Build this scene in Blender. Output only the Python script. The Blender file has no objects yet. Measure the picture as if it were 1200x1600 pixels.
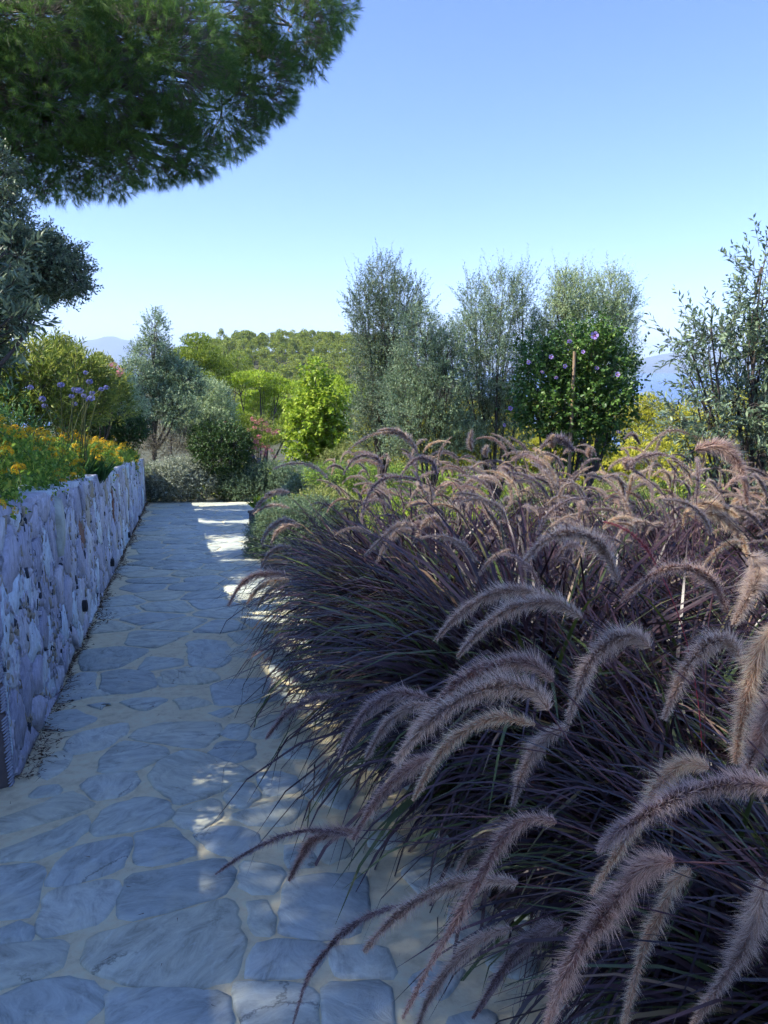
import bpy, math, random
import numpy as np
from mathutils import Vector, Matrix

R = math.radians
rng = np.random.default_rng(7)
random.seed(7)
scene = bpy.context.scene
COL = scene.collection

# ------------------------------------------------------------------ camera, sky, sun, exposure
PITCH = 11.08
cam_data = bpy.data.cameras.new("camera")
cam = bpy.data.objects.new("camera", cam_data)
COL.objects.link(cam)
cam.location = (0, 0, 1.55)
cam.rotation_euler = (R(90 - PITCH), 0, 0)
cam_data.sensor_fit = 'VERTICAL'
cam_data.sensor_height = 36
cam_data.lens = 27
cam_data.clip_start = 0.05
cam_data.clip_end = 60000
scene.camera = cam

SUN_EL = 46.0
SHX, SHY = 0.968, 0.25            # the way shadows fall on the ground
world = bpy.data.worlds.new("World")
scene.world = world
world.use_nodes = True
wn = world.node_tree.nodes
sky = wn.new('ShaderNodeTexSky')
sky.sky_type = 'NISHITA'
sky.sun_disc = False
sky.sun_elevation = R(SUN_EL)
sky.sun_rotation = math.atan2(-SHX, -SHY)
sky.altitude = 60
sky.air_density = 1.0
sky.dust_density = 0.25
sky.ozone_density = 3.5
bg = wn['Background']
bg.inputs['Strength'].default_value = 0.10
tint = wn.new('ShaderNodeMix')
tint.data_type = 'RGBA'
tint.blend_type = 'MULTIPLY'
tint.inputs[0].default_value = 1
tint.inputs[7].default_value = (0.56, 0.59, 0.84, 1)      # a clear, deep summer blue
world.node_tree.links.new(sky.outputs['Color'], tint.inputs[6])
world.node_tree.links.new(tint.outputs[2], bg.inputs['Color'])

sun_data = bpy.data.lights.new("sun", 'SUN')
sun_data.energy = 2.8
sun_data.angle = R(0.53)
sun_data.color = (1.0, 0.93, 0.80)
sun = bpy.data.objects.new("sun", sun_data)
COL.objects.link(sun)
ce, se = math.cos(R(SUN_EL)), math.sin(R(SUN_EL))
sdir = Vector((SHX * ce, SHY * ce, -se)).normalized()
sun.rotation_euler = sdir.to_track_quat('-Z', 'Y').to_euler()

vs = scene.view_settings
vs.view_transform = 'Standard'
vs.look = 'None'
vs.exposure = 1.9
vs.gamma = 1
vs.use_curve_mapping = False
cy = scene.cycles
cy.use_denoising = True
cy.max_bounces = 6
cy.use_adaptive_sampling = True
cy.adaptive_threshold = 0.03
cy.diffuse_bounces = 4
cy.transmission_bounces = 3
cy.volume_bounces = 3
cy.caustics_reflective = False
cy.caustics_refractive = False

# ------------------------------------------------------------------ photograph pixel -> place
cp, sp = math.cos(R(PITCH)), math.sin(R(PITCH))
SLOPE = 0.112
CZ = 1.55


def ray(u, v):
    a, b = (u - 600) / 1200, (800 - v) / 1200
    return np.array((a, cp + b * sp, -sp + b * cp))


def P(u, v, Y):
    d = ray(u, v)
    return np.array((0, 0, CZ)) + d * (Y / d[1])


def G(u, v, h=0.0):
    d = ray(u, v)
    t = (CZ - h) / (-d[2] - SLOPE * d[1])
    return np.array((0, 0, CZ)) + d * t


def gz(y):
    return -SLOPE * y


def wall_x(y):
    return -0.812 - 0.278 * y


def edge_x(y):
    if y < 9.7:
        return 0.35 - 0.266 * (y - 2)
    if y < 15.5:
        return -1.70 - 0.19 * (y - 9.7)
    return -2.80 - 0.13 * (y - 15.5)


# ------------------------------------------------------------------ materials
def new_mat(name):
    m = bpy.data.materials.new(name)
    m.use_nodes = True
    nt = m.node_tree
    for n in list(nt.nodes):
        nt.nodes.remove(n)
    return m, nt, nt.nodes, nt.links


def ramp(nodes, stops, interp='LINEAR'):
    r = nodes.new('ShaderNodeValToRGB')
    cr = r.color_ramp
    cr.interpolation = interp
    while len(cr.elements) < len(stops):
        cr.elements.new(0.5)
    for e, (p, c) in zip(cr.elements, stops):
        e.position = p
        e.color = (c[0], c[1], c[2], 1)
    return r


def leaf_mat(name, stops, trans=0.3, rough=0.55, under=None, tcol=None, noise=None, spec=0.35):
    """stops: colour ramp over a random value per leaf; noise: (scale, amount) colour drift between clumps of growth"""
    m, nt, N, L = new_mat(name)
    geo = N.new('ShaderNodeNewGeometry')
    r = ramp(N, stops)
    if noise:
        tc = N.new('ShaderNodeTexCoord')
        nz = N.new('ShaderNodeTexNoise')
        nz.inputs['Scale'].default_value = noise[0]
        nz.inputs['Detail'].default_value = 1
        L.new(tc.outputs['Object'], nz.inputs['Vector'])
        mx = N.new('ShaderNodeMath')
        mx.operation = 'MULTIPLY_ADD'
        L.new(nz.outputs['Fac'], mx.inputs[0])
        mx.inputs[1].default_value = noise[1] * 2
        sb = N.new('ShaderNodeMath')
        sb.operation = 'MULTIPLY'
        L.new(geo.outputs['Random Per Island'], sb.inputs[0])
        sb.inputs[1].default_value = 1 - noise[1] * 0.6
        sb2 = N.new('ShaderNodeMath')
        sb2.operation = 'SUBTRACT'
        L.new(sb.outputs[0], sb2.inputs[0])
        sb2.inputs[1].default_value = noise[1] * 0.7
        L.new(sb2.outputs[0], mx.inputs[2])
        L.new(mx.outputs[0], r.inputs[0])
    else:
        L.new(geo.outputs['Random Per Island'], r.inputs[0])
    col = r.outputs[0]
    if under:
        mixc = N.new('ShaderNodeMix')
        mixc.data_type = 'RGBA'
        L.new(geo.outputs['Backfacing'], mixc.inputs[0])
        L.new(col, mixc.inputs[6])
        mixc.inputs[7].default_value = (*under, 1)
        col = mixc.outputs[2]
    pb = N.new('ShaderNodeBsdfPrincipled')
    pb.inputs['Roughness'].default_value = rough
    pb.inputs['Specular IOR Level'].default_value = spec
    L.new(col, pb.inputs['Base Color'])
    tr = N.new('ShaderNodeBsdfTranslucent')
    if tcol:
        tr.inputs[0].default_value = (*tcol, 1)
    else:
        L.new(col, tr.inputs[0])
    mix = N.new('ShaderNodeMixShader')
    mix.inputs[0].default_value = trans
    L.new(pb.outputs[0], mix.inputs[1])
    L.new(tr.outputs[0], mix.inputs[2])
    out = N.new('ShaderNodeOutputMaterial')
    L.new(mix.outputs[0], out.inputs[0])
    return m


def bark_mat(name, c1, c2, scale=12):
    m, nt, N, L = new_mat(name)
    tc = N.new('ShaderNodeTexCoord')
    mp = N.new('ShaderNodeMapping')
    mp.inputs['Scale'].default_value = (1, 1, 0.25)
    nz = N.new('ShaderNodeTexNoise')
    nz.inputs['Scale'].default_value = scale
    nz.inputs['Detail'].default_value = 6
    L.new(tc.outputs['Object'], mp.inputs[0])
    L.new(mp.outputs[0], nz.inputs['Vector'])
    r = ramp(N, [(0.3, c1), (0.7, c2)])
    L.new(nz.outputs['Fac'], r.inputs[0])
    pb = N.new('ShaderNodeBsdfPrincipled')
    pb.inputs['Roughness'].default_value = 0.9
    L.new(r.outputs[0], pb.inputs['Base Color'])
    bp = N.new('ShaderNodeBump')
    bp.inputs['Strength'].default_value = 0.6
    bp.inputs['Distance'].default_value = 0.02
    L.new(nz.outputs['Fac'], bp.inputs['Height'])
    L.new(bp.outputs[0], pb.inputs['Normal'])
    out = N.new('ShaderNodeOutputMaterial')
    L.new(pb.outputs[0], out.inputs[0])
    return m


def slate_mat(name, stops, streak, bump=0.5, scale=1.0, smear=None, crack=True):
    """cleft stone: a tone per stone, grain that runs one way per stone, pale streaks, hairline cracks, mortar smears"""
    m, nt, N, L = new_mat(name)
    oi = N.new('ShaderNodeObjectInfo')
    tc = N.new('ShaderNodeTexCoord')
    ang = N.new('ShaderNodeMath')
    ang.operation = 'MULTIPLY'
    ang.inputs[1].default_value = 6.283
    L.new(oi.outputs['Random'], ang.inputs[0])
    add = N.new('ShaderNodeVectorMath')
    add.operation = 'ADD'
    L.new(tc.outputs['Object'], add.inputs[0])
    off = N.new('ShaderNodeVectorMath')
    off.operation = 'SCALE'
    off.inputs[0].default_value = (17, 31, 7)
    L.new(oi.outputs['Random'], off.inputs['Scale'])
    L.new(off.outputs[0], add.inputs[1])
    vr = N.new('ShaderNodeVectorRotate')
    L.new(add.outputs[0], vr.inputs['Vector'])
    L.new(ang.outputs[0], vr.inputs['Angle'])
    mp = N.new('ShaderNodeMapping')
    mp.inputs['Scale'].default_value = (1.0 * scale, 2.0 * scale, 1.0 * scale)
    L.new(vr.outputs[0], mp.inputs[0])
    n1 = N.new('ShaderNodeTexNoise')
    n1.inputs['Scale'].default_value = 6
    n1.inputs['Detail'].default_value = 9
    n1.inputs['Roughness'].default_value = 0.74
    n1.inputs['Distortion'].default_value = 0.8
    L.new(mp.outputs[0], n1.inputs['Vector'])
    n2 = N.new('ShaderNodeTexNoise')
    n2.inputs['Scale'].default_value = 3.0 * scale
    n2.inputs['Detail'].default_value = 5
    L.new(add.outputs[0], n2.inputs['Vector'])
    base = ramp(N, stops)
    ri = N.new('ShaderNodeMath')
    ri.operation = 'MULTIPLY'
    ri.inputs[1].default_value = 7.13
    L.new(oi.outputs['Random'], ri.inputs[0])
    fr = N.new('ShaderNodeMath')
    fr.operation = 'FRACT'
    L.new(ri.outputs[0], fr.inputs[0])
    drift = N.new('ShaderNodeMath')
    drift.operation = 'MULTIPLY_ADD'
    drift.inputs[1].default_value = 0.35
    L.new(n2.outputs['Fac'], drift.inputs[0])
    sub = N.new('ShaderNodeMath')
    sub.operation = 'SUBTRACT'
    sub.inputs[1].default_value = 0.17
    L.new(fr.outputs[0], sub.inputs[0])
    L.new(sub.outputs[0], drift.inputs[2])
    L.new(drift.outputs[0], base.inputs[0])
    tone = ramp(N, [(0.30, (0.50,) * 3), (0.5, (0.98,) * 3), (0.70, (1.32,) * 3)])
    L.new(n1.outputs['Fac'], tone.inputs[0])
    mul = N.new('ShaderNodeMix')
    mul.data_type = 'RGBA'
    mul.blend_type = 'MULTIPLY'
    mul.inputs[0].default_value = 1
    L.new(base.outputs[0], mul.inputs[6])
    L.new(tone.outputs[0], mul.inputs[7])
    col = mul.outputs[2]
    # pale streaks
    st = ramp(N, [(0.60, (0, 0, 0)), (0.76, (.55, .55, .55))])
    n3 = N.new('ShaderNodeTexNoise')
    n3.inputs['Scale'].default_value = 11
    n3.inputs['Detail'].default_value = 7
    n3.inputs['Distortion'].default_value = 1.5
    L.new(mp.outputs[0], n3.inputs['Vector'])
    L.new(n3.outputs['Fac'], st.inputs[0])
    ms = N.new('ShaderNodeMix')
    ms.data_type = 'RGBA'
    L.new(st.outputs[0], ms.inputs[0])
    L.new(col, ms.inputs[6])
    ms.inputs[7].default_value = (*streak, 1)
    col = ms.outputs[2]
    if smear:
        n4 = N.new('ShaderNodeTexNoise')
        n4.inputs['Scale'].default_value = 4.5
        n4.inputs['Detail'].default_value = 8
        n4.inputs['Roughness'].default_value = 0.7
        L.new(tc.outputs['Object'], n4.inputs['Vector'])
        L.new(off.outputs[0], n4.inputs['Vector']) if False else None
        s4 = ramp(N, [(0.52, (0, 0, 0)), (0.72, (0.6,) * 3)])
        L.new(n4.outputs['Fac'], s4.inputs[0])
        m4 = N.new('ShaderNodeMix')
        m4.data_type = 'RGBA'
        L.new(s4.outputs[0], m4.inputs[0])
        L.new(col, m4.inputs[6])
        m4.inputs[7].default_value = (*smear, 1)
        col = m4.outputs[2]
    h = n1.outputs['Fac']
    if crack:
        vo = N.new('ShaderNodeTexVoronoi')
        vo.feature = 'DISTANCE_TO_EDGE'
        vo.inputs['Scale'].default_value = 0.85
        ds = N.new('ShaderNodeVectorMath')
        ds.operation = 'SCALE'
        ds.inputs['Scale'].default_value = 0.35
        nd = N.new('ShaderNodeTexNoise')
        nd.inputs['Scale'].default_value = 5
        nd.inputs['Detail'].default_value = 8
        nd.inputs['Roughness'].default_value = 0.7
        L.new(add.outputs[0], nd.inputs['Vector'])
        L.new(nd.outputs['Color'], ds.inputs[0])
        ad2 = N.new('ShaderNodeVectorMath')
        ad2.operation = 'ADD'
        L.new(mp.outputs[0], ad2.inputs[0])
        L.new(ds.outputs[0], ad2.inputs[1])
        L.new(ad2.outputs[0], vo.inputs['Vector'])
        cr = ramp(N, [(0.0, (0.45,) * 3), (0.011, (1, 1, 1))])
        L.new(vo.outputs['Distance'], cr.inputs[0])
        m5 = N.new('ShaderNodeMix')
        m5.data_type = 'RGBA'
        m5.blend_type = 'MULTIPLY'
        nm = N.new('ShaderNodeTexNoise')
        nm.inputs['Scale'].default_value = 2.2
        L.new(add.outputs[0], nm.inputs['Vector'])
        rm = ramp(N, [(0.48, (0, 0, 0)), (0.56, (1, 1, 1))])
        L.new(nm.outputs['Fac'], rm.inputs[0])
        L.new(rm.outputs[0], m5.inputs[0])
        L.new(col, m5.inputs[6])
        L.new(cr.outputs[0], m5.inputs[7])
        col = m5.outputs[2]
    pb = N.new('ShaderNodeBsdfPrincipled')
    pb.inputs['Roughness'].default_value = 0.72
    pb.inputs['Specular IOR Level'].default_value = 0.4
    L.new(col, pb.inputs['Base Color'])
    bp = N.new('ShaderNodeBump')
    bp.inputs['Strength'].default_value = bump
    bp.inputs['Distance'].default_value = 0.012
    L.new(h, bp.inputs['Height'])
    L.new(bp.outputs[0], pb.inputs['Normal'])
    out = N.new('ShaderNodeOutputMaterial')
    L.new(pb.outputs[0], out.inputs[0])
    return m


def earth_mat(name, stops, scale=4, bump=0.5, dist=0.02, rough=0.95, detail=9, stops2=None, scale2=0.7):
    m, nt, N, L = new_mat(name)
    tc = N.new('ShaderNodeTexCoord')
    nz = N.new('ShaderNodeTexNoise')
    nz.inputs['Scale'].default_value = scale
    nz.inputs['Detail'].default_value = detail
    nz.inputs['Roughness'].default_value = 0.68
    L.new(tc.outputs['Object'], nz.inputs['Vector'])
    r = ramp(N, stops)
    L.new(nz.outputs['Fac'], r.inputs[0])
    col = r.outputs[0]
    if stops2:
        n2 = N.new('ShaderNodeTexNoise')
        n2.inputs['Scale'].default_value = scale2
        n2.inputs['Detail'].default_value = 6
        L.new(tc.outputs['Object'], n2.inputs['Vector'])
        r2 = ramp(N, stops2)
        L.new(n2.outputs['Fac'], r2.inputs[0])
        mu = N.new('ShaderNodeMix')
        mu.data_type = 'RGBA'
        mu.blend_type = 'MULTIPLY'
        mu.inputs[0].default_value = 1
        L.new(col, mu.inputs[6])
        L.new(r2.outputs[0], mu.inputs[7])
        col = mu.outputs[2]
    pb = N.new('ShaderNodeBsdfPrincipled')
    pb.inputs['Roughness'].default_value = rough
    L.new(col, pb.inputs['Base Color'])
    bp = N.new('ShaderNodeBump')
    bp.inputs['Strength'].default_value = bump
    bp.inputs['Distance'].default_value = dist
    L.new(nz.outputs['Fac'], bp.inputs['Height'])
    L.new(bp.outputs[0], pb.inputs['Normal'])
    out = N.new('ShaderNodeOutputMaterial')
    L.new(pb.outputs[0], out.inputs[0])
    return m


M = {}
M['mortar'] = earth_mat('mortar', [(0.25, (0.579, 0.495, 0.296)), (0.5, (0.850, 0.743, 0.447)), (0.75, (0.850, 0.850, 0.566))], 14, 0.6, 0.006,
                        stops2=[(0.3, (0.850, 0.850, 0.850)), (0.7, (0.850, 0.850, 0.850))], scale2=1.3)
M['flag'] = slate_mat('flagstone', [(0.0, (0.392, 0.436, 0.374)), (0.3, (0.446, 0.492, 0.432)), (0.55, (0.498, 0.544, 0.460)), (0.72, (0.510, 0.538, 0.422)),
                                    (0.88, (0.551, 0.549, 0.392)), (1.0, (0.582, 0.612, 0.498))], (0.721, 0.771, 0.652), 0.6, smear=(0.636, 0.623, 0.432))
M['wallstone'] = slate_mat('wall_stone', [(0.0, (0.347, 0.358, 0.440)), (0.35, (0.498, 0.504, 0.591)), (0.65, (0.585, 0.589, 0.644)), (0.85, (0.667, 0.735, 0.746)),
                                          (1.0, (0.667, 0.788, 0.850))], (0.667, 0.788, 0.850), 1.0, scale=2.4, crack=False)
M['walltan'] = slate_mat('tan_stone', [(0.0, (0.384, 0.331, 0.232)), (1.0, (0.538, 0.502, 0.400))], (0.595, 0.646, 0.593), 1.0, scale=2.4, crack=False)
M['wallrust'] = slate_mat('rust_stone', [(0.0, (0.256, 0.119, 0.071)), (1.0, (0.346, 0.198, 0.129))], (0.448, 0.291, 0.206), 1.0, scale=2.4, crack=False)
M['walldark'] = slate_mat('dark_stone', [(0.0, (0.038, 0.046, 0.065)), (1.0, (0.077, 0.093, 0.116))], (0.193, 0.211, 0.258), 1.0, scale=2.4, crack=False)
M['wallcore'] = earth_mat('wall_core', [(0.3, (0.03, 0.03, 0.04)), (0.7, (0.17, 0.16, 0.17))], 20, 0.8, 0.01)
M['pillar'] = earth_mat('pillar_stone', [(0.3, (0.13, 0.105, 0.10)), (0.7, (0.21, 0.175, 0.16))], 18, 0.5, 0.006)
M['pillar_edge'] = earth_mat('pillar_edge_stone', [(0.3, (0.22, 0.24, 0.30)), (0.7, (0.42, 0.45, 0.52))], 30, 0.5, 0.006)
M['soil'] = earth_mat('soil', [(0.3, (0.035, 0.025, 0.018)), (0.7, (0.11, 0.08, 0.055))], 9, 0.9, 0.03)
M['terrain'] = earth_mat('terrain', [(0.3, (0.03, 0.04, 0.015)), (0.7, (0.09, 0.085, 0.04))], 0.25, 0.5, 0.3)
M['litter'] = leaf_mat('litter', [(0, (0.05, 0.03, 0.02)), (0.5, (0.13, 0.08, 0.05)), (1, (0.30, 0.20, 0.13))], 0.05, 0.8)
M['mount'] = earth_mat('mountain', [(0.3, (0.05, 0.06, 0.04)), (0.7, (0.12, 0.12, 0.09))], 0.002, 0.2, 5)
M['black'] = earth_mat('black_plastic', [(0.3, (0.008, 0.008, 0.01)), (0.7, (0.02, 0.02, 0.022))], 30, 0.1, 0.002, 0.5)
M['wood'] = bark_mat('stake_wood', (0.20, 0.13, 0.07), (0.36, 0.26, 0.16), 20)
M['bark'] = bark_mat('bark', (0.035, 0.028, 0.022), (0.11, 0.09, 0.075), 10)
M['bark_pale'] = bark_mat('bark_pale', (0.10, 0.09, 0.08), (0.24, 0.21, 0.18), 14)
M['stem_green'] = bark_mat('stem_green', (0.05, 0.07, 0.025), (0.11, 0.13, 0.05), 14)

# foliage
M['pine'] = leaf_mat('pine_needles', [(0, (0.060, 0.127, 0.039)), (0.5, (0.114, 0.226, 0.057)), (0.85, (0.203, 0.364, 0.077)), (1, (0.352, 0.473, 0.128))], 0.4, 0.5, noise=(1.3, 0.25))
M['olive'] = leaf_mat('olive_leaves', [(0, (0.066, 0.118, 0.055)), (0.5, (0.122, 0.200, 0.098)), (1, (0.256, 0.341, 0.169))], 0.22, 0.42, under=(0.376, 0.493, 0.303), noise=(1.5, 0.15))
M['olive_dark'] = leaf_mat('olive_dark_leaves', [(0, (0.050, 0.085, 0.044)), (0.6, (0.094, 0.152, 0.078)), (1, (0.189, 0.255, 0.131))], 0.18, 0.42, under=(0.245, 0.329, 0.202), noise=(1.5, 0.15))
M['olive_pale'] = leaf_mat('olive_pale_leaves', [(0, (0.126, 0.198, 0.094)), (0.5, (0.232, 0.330, 0.158)), (1, (0.398, 0.484, 0.252))], 0.28, 0.45, under=(0.587, 0.697, 0.408), noise=(1.5, 0.15))
M['oleander'] = leaf_mat('oleander_leaves', [(0, (0.091, 0.150, 0.034)), (0.5, (0.209, 0.288, 0.053)), (1, (0.443, 0.462, 0.090))], 0.35, 0.4, noise=(1.4, 0.2))
M['shrub_dark'] = leaf_mat('dark_shrub_leaves', [(0, (0.028, 0.064, 0.016)), (0.6, (0.052, 0.112, 0.026)), (1, (0.104, 0.176, 0.041))], 0.22, 0.4)
M['hibiscus'] = leaf_mat('hibiscus_leaves', [(0, (0.050, 0.108, 0.023)), (0.6, (0.088, 0.192, 0.036)), (0.92, (0.166, 0.286, 0.060)), (1, (0.307, 0.383, 0.075))], 0.3, 0.42)
M['bright'] = leaf_mat('bright_leaves', [(0, (0.160, 0.256, 0.023)), (0.5, (0.295, 0.431, 0.041)), (1, (0.521, 0.605, 0.082))], 0.45, 0.45, noise=(1.5, 0.15))
M['teal'] = leaf_mat('teal_leaves', [(0, (0.078, 0.152, 0.082)), (0.5, (0.148, 0.239, 0.134)), (1, (0.278, 0.367, 0.214))], 0.25, 0.6)
M['silver'] = leaf_mat('silver_leaves', [(0, (0.174, 0.216, 0.157)), (0.5, (0.313, 0.359, 0.267)), (1, (0.557, 0.590, 0.441))], 0.2, 0.7)
M['lantana'] = leaf_mat('lantana_leaves', [(0, (0.091, 0.202, 0.032)), (0.5, (0.198, 0.356, 0.047)), (0.85, (0.367, 0.514, 0.072)), (1, (0.672, 0.668, 0.112))], 0.38, 0.5, noise=(2.5, 0.15))
M['weeds'] = leaf_mat('weed_leaves', [(0, (0.036, 0.116, 0.036)), (0.5, (0.072, 0.181, 0.051)), (1, (0.145, 0.275, 0.080))], 0.38, 0.5)
M['midpine'] = leaf_mat('distant_pine_needles', [(0, (0.095, 0.151, 0.022)), (0.5, (0.202, 0.290, 0.035)), (1, (0.403, 0.477, 0.055))], 0.35, 0.6, noise=(0.5, 0.25))
M['stonepine'] = leaf_mat('stone_pine_needles', [(0, (0.165, 0.261, 0.027)), (0.5, (0.345, 0.475, 0.042)), (1, (0.596, 0.720, 0.074))], 0.38, 0.6, noise=(0.4, 0.25))
M['yellowpine'] = leaf_mat('sunny_pine_needles', [(0, (0.236, 0.250, 0.024)), (0.5, (0.471, 0.467, 0.044)), (1, (0.689, 0.634, 0.082))], 0.42, 0.6, noise=(0.4, 0.15))
M['farpine'] = leaf_mat('far_pine_foliage', [(0, (0.125, 0.190, 0.037)), (0.5, (0.265, 0.340, 0.051)), (1, (0.469, 0.498, 0.081))], 0.18, 0.7)
M['yellowtree'] = leaf_mat('yellow_green_leaves', [(0, (0.145, 0.189, 0.043)), (0.5, (0.290, 0.334, 0.087)), (1, (0.435, 0.464, 0.160))], 0.4, 0.6, noise=(0.6, 0.2))
M['blade'] = leaf_mat('purple_grass_blades', [(0, (0.017, 0.009, 0.013)), (0.42, (0.038, 0.018, 0.024)), (0.66, (0.074, 0.038, 0.047)), (0.74, (0.108, 0.065, 0.075)), (0.76, (0.038, 0.055, 0.014)),
                                             (0.93, (0.077, 0.116, 0.023)), (0.965, (0.217, 0.147, 0.081)), (1, (0.264, 0.171, 0.115))], 0.25, 0.40, spec=0.6)
M['stalk'] = leaf_mat('plume_stalk', [(0, (0.035, 0.02, 0.028)), (1, (0.09, 0.035, 0.045))], 0.1, 0.45)
M['stalk_red'] = leaf_mat('crimson_stalk', [(0, (0.11, 0.012, 0.03)), (1, (0.17, 0.03, 0.05))], 0.1, 0.4)


def plume_mats(key, core, tip):
    def v(c, k):
        return tuple(min(.85, x * k) for x in c)
    M[key + '_core'] = leaf_mat(key + '_core', [(0, v(core, 0.9)), (0.6, v(core, 1.4)), (1, v(core, 2.2))], 0.35, 0.7)
    M[key + '_hair'] = leaf_mat(key + '_hair', [(0, v(tip, 0.8)), (0.5, v(tip, 1.3)), (1, v(tip, 1.85))], 0.58, 0.6)


plume_mats('plume_grey', (0.265, 0.183, 0.144), (0.529, 0.413, 0.339))
plume_mats('plume_pink', (0.233, 0.130, 0.103), (0.477, 0.354, 0.288))
plume_mats('plume_mauve', (0.140, 0.088, 0.088), (0.349, 0.283, 0.266))
plume_mats('plume_tan', (0.344, 0.212, 0.134), (0.661, 0.484, 0.339))
plume_mats('plume_crimson', (0.212, 0.026, 0.036), (0.397, 0.142, 0.134))
plume_mats('plume_red', (0.476, 0.041, 0.051), (0.661, 0.142, 0.122))

M['orange'] = leaf_mat('orange_petals', [(0, (0.716, 0.330, 0.010)), (0.5, (0.850, 0.540, 0.015)), (1, (0.850, 0.780, 0.040))], 0.3, 0.6)
M['pink'] = leaf_mat('pink_petals', [(0, (0.55, 0.12, 0.18)), (0.5, (0.72, 0.24, 0.30)), (1, (0.85, 0.45, 0.48))], 0.35, 0.6)
M['blue'] = leaf_mat('blue_petals', [(0, (0.08, 0.09, 0.30)), (0.5, (0.14, 0.16, 0.44)), (1, (0.26, 0.30, 0.60))], 0.3, 0.6)
M['lilac'] = leaf_mat('lilac_petals', [(0, (0.40, 0.28, 0.70)), (1, (0.52, 0.40, 0.80))], 0.35, 0.6)
M['purplecentre'] = leaf_mat('flower_centre', [(0, (0.25, 0.02, 0.12)), (1, (0.35, 0.04, 0.16))], 0.1, 0.6)
M['cream'] = leaf_mat('cream_stamen', [(0, (0.7, 0.66, 0.45)), (1, (0.8, 0.76, 0.6))], 0.1, 0.6)
M['greyleaf'] = leaf_mat('dry_leaves', [(0, (0.10, 0.09, 0.06)), (0.5, (0.20, 0.18, 0.12)), (1, (0.32, 0.30, 0.20))], 0.3, 0.7)


# ------------------------------------------------------------------ mesh building
class MB:
    def __init__(self):
        self.v, self.f, self.n = [], [], 0     # f: (faces array (m,k), material index)

    def add(self, verts, faces, mat=0):
        verts = np.asarray(verts, dtype=np.float64).reshape(-1, 3)
        faces = np.asarray(faces, dtype=np.int64)
        self.v.append(verts)
        self.f.append((faces + self.n, mat))
        self.n += len(verts)

    def mesh(self, name, mats, smooth=False):
        me = bpy.data.meshes.new(name)
        V = np.concatenate(self.v)
        loops, starts, tot, mi = [], [], [], []
        s = 0
        for fa, m in self.f:
            k = fa.shape[1]
            loops.append(fa.ravel())
            starts.append(s + np.arange(len(fa)) * k)
            tot.append(np.full(len(fa), k))
            mi.append(np.full(len(fa), m))
            s += fa.size
        loops = np.concatenate(loops)
        starts = np.concatenate(starts)
        mi = np.concatenate(mi)
        me.vertices.add(len(V))
        me.vertices.foreach_set('co', V.astype(np.float32).ravel())
        me.loops.add(len(loops))
        me.loops.foreach_set('vertex_index', loops.astype(np.int32))
        me.polygons.add(len(starts))
        me.polygons.foreach_set('loop_start', starts.astype(np.int32))
        try:
            me.polygons.foreach_set('loop_total', np.concatenate(tot).astype(np.int32))
        except Exception:
            pass
        me.polygons.foreach_set('material_index', mi.astype(np.int32))
        if smooth:
            me.polygons.foreach_set('use_smooth', np.ones(len(starts), dtype=bool))
        for m in (mats if isinstance(mats, (list, tuple)) else [mats]):
            me.materials.append(m)
        me.update(calc_edges=True)
        return me


def link(name, me, parent=None, loc=(0, 0, 0), rot=None, scale=None):
    o = bpy.data.objects.new(name, me)
    COL.objects.link(o)
    if parent is not None:
        o.parent = parent
    o.location = tuple(float(a) for a in loc)
    if rot is not None:
        o.rotation_euler = rot
    if scale is not None:
        o.scale = scale if isinstance(scale, (tuple, list)) else (scale,) * 3
    return o


def tag(o, label=None, cat=None, group=None, kind=None):
    if label:
        o['label'] = label
    if cat:
        o['category'] = cat
    if group:
        o['group'] = group
    if kind:
        o['kind'] = kind
    return o


def thing(name, label, cat, loc=(0, 0, 0), group=None):
    return tag(link(name, None, None, loc), label, cat, group)


def unit(a):
    return a / np.maximum(np.linalg.norm(a, axis=-1, keepdims=True), 1e-9)


def perp(D):
    """random unit vectors perpendicular to the rows of D"""
    r = rng.normal(size=D.shape)
    r -= (r * D).sum(-1, keepdims=True) * D
    return unit(r)


def add_leaves(mb, B, D, Lm, W, mat=0, fold=0.12, Nrm=None, bend=0.15):
    """B base, D direction, Lm length, W width (n,) : two folded halves, four vertices a leaf"""
    n = len(B)
    Lm = np.broadcast_to(Lm, (n,))[:, None]
    W = np.broadcast_to(W, (n,))[:, None]
    S = perp(D) if Nrm is None else unit(np.cross(D, Nrm))
    N = np.cross(S, D)
    a = B
    b = B + D * Lm * 0.45 + S * W * 0.5 + N * W * fold
    c = B + D * Lm - N * Lm * bend
    d = B + D * Lm * 0.45 - S * W * 0.5 + N * W * fold
    V = np.stack([a, b, c, d], 1).reshape(-1, 3)
    i = np.arange(n)[:, None] * 4
    F = np.concatenate([i + [0, 1, 2], i + [0, 2, 3]], 1).reshape(-1, 3)
    mb.add(V, F, mat)


def add_wide_leaves(mb, B, D, Lm, W, Nrm, mat=0, fold=0.1, bend=0.2):
    """rounder leaf: six vertices, four triangles"""
    n = len(B)
    Lm = np.broadcast_to(Lm, (n,))[:, None]
    W = np.broadcast_to(W, (n,))[:, None]
    S = unit(np.cross(D, Nrm))
    N = np.cross(S, D)
    V = np.stack([B, B + D * Lm * .3 + S * W * .5 + N * W * fold, B + D * Lm * .72 + S * W * .32 + N * (W * fold - Lm * bend * .4),
                  B + D * Lm - N * Lm * bend,
                  B + D * Lm * .72 - S * W * .32 + N * (W * fold - Lm * bend * .4), B + D * Lm * .3 - S * W * .5 + N * W * fold], 1).reshape(-1, 3)
    i = np.arange(n)[:, None] * 6
    F = np.concatenate([i + [0, 1, 2], i + [0, 2, 3], i + [0, 3, 4], i + [0, 4, 5]], 1).reshape(-1, 3)
    mb.add(V, F, mat)


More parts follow.
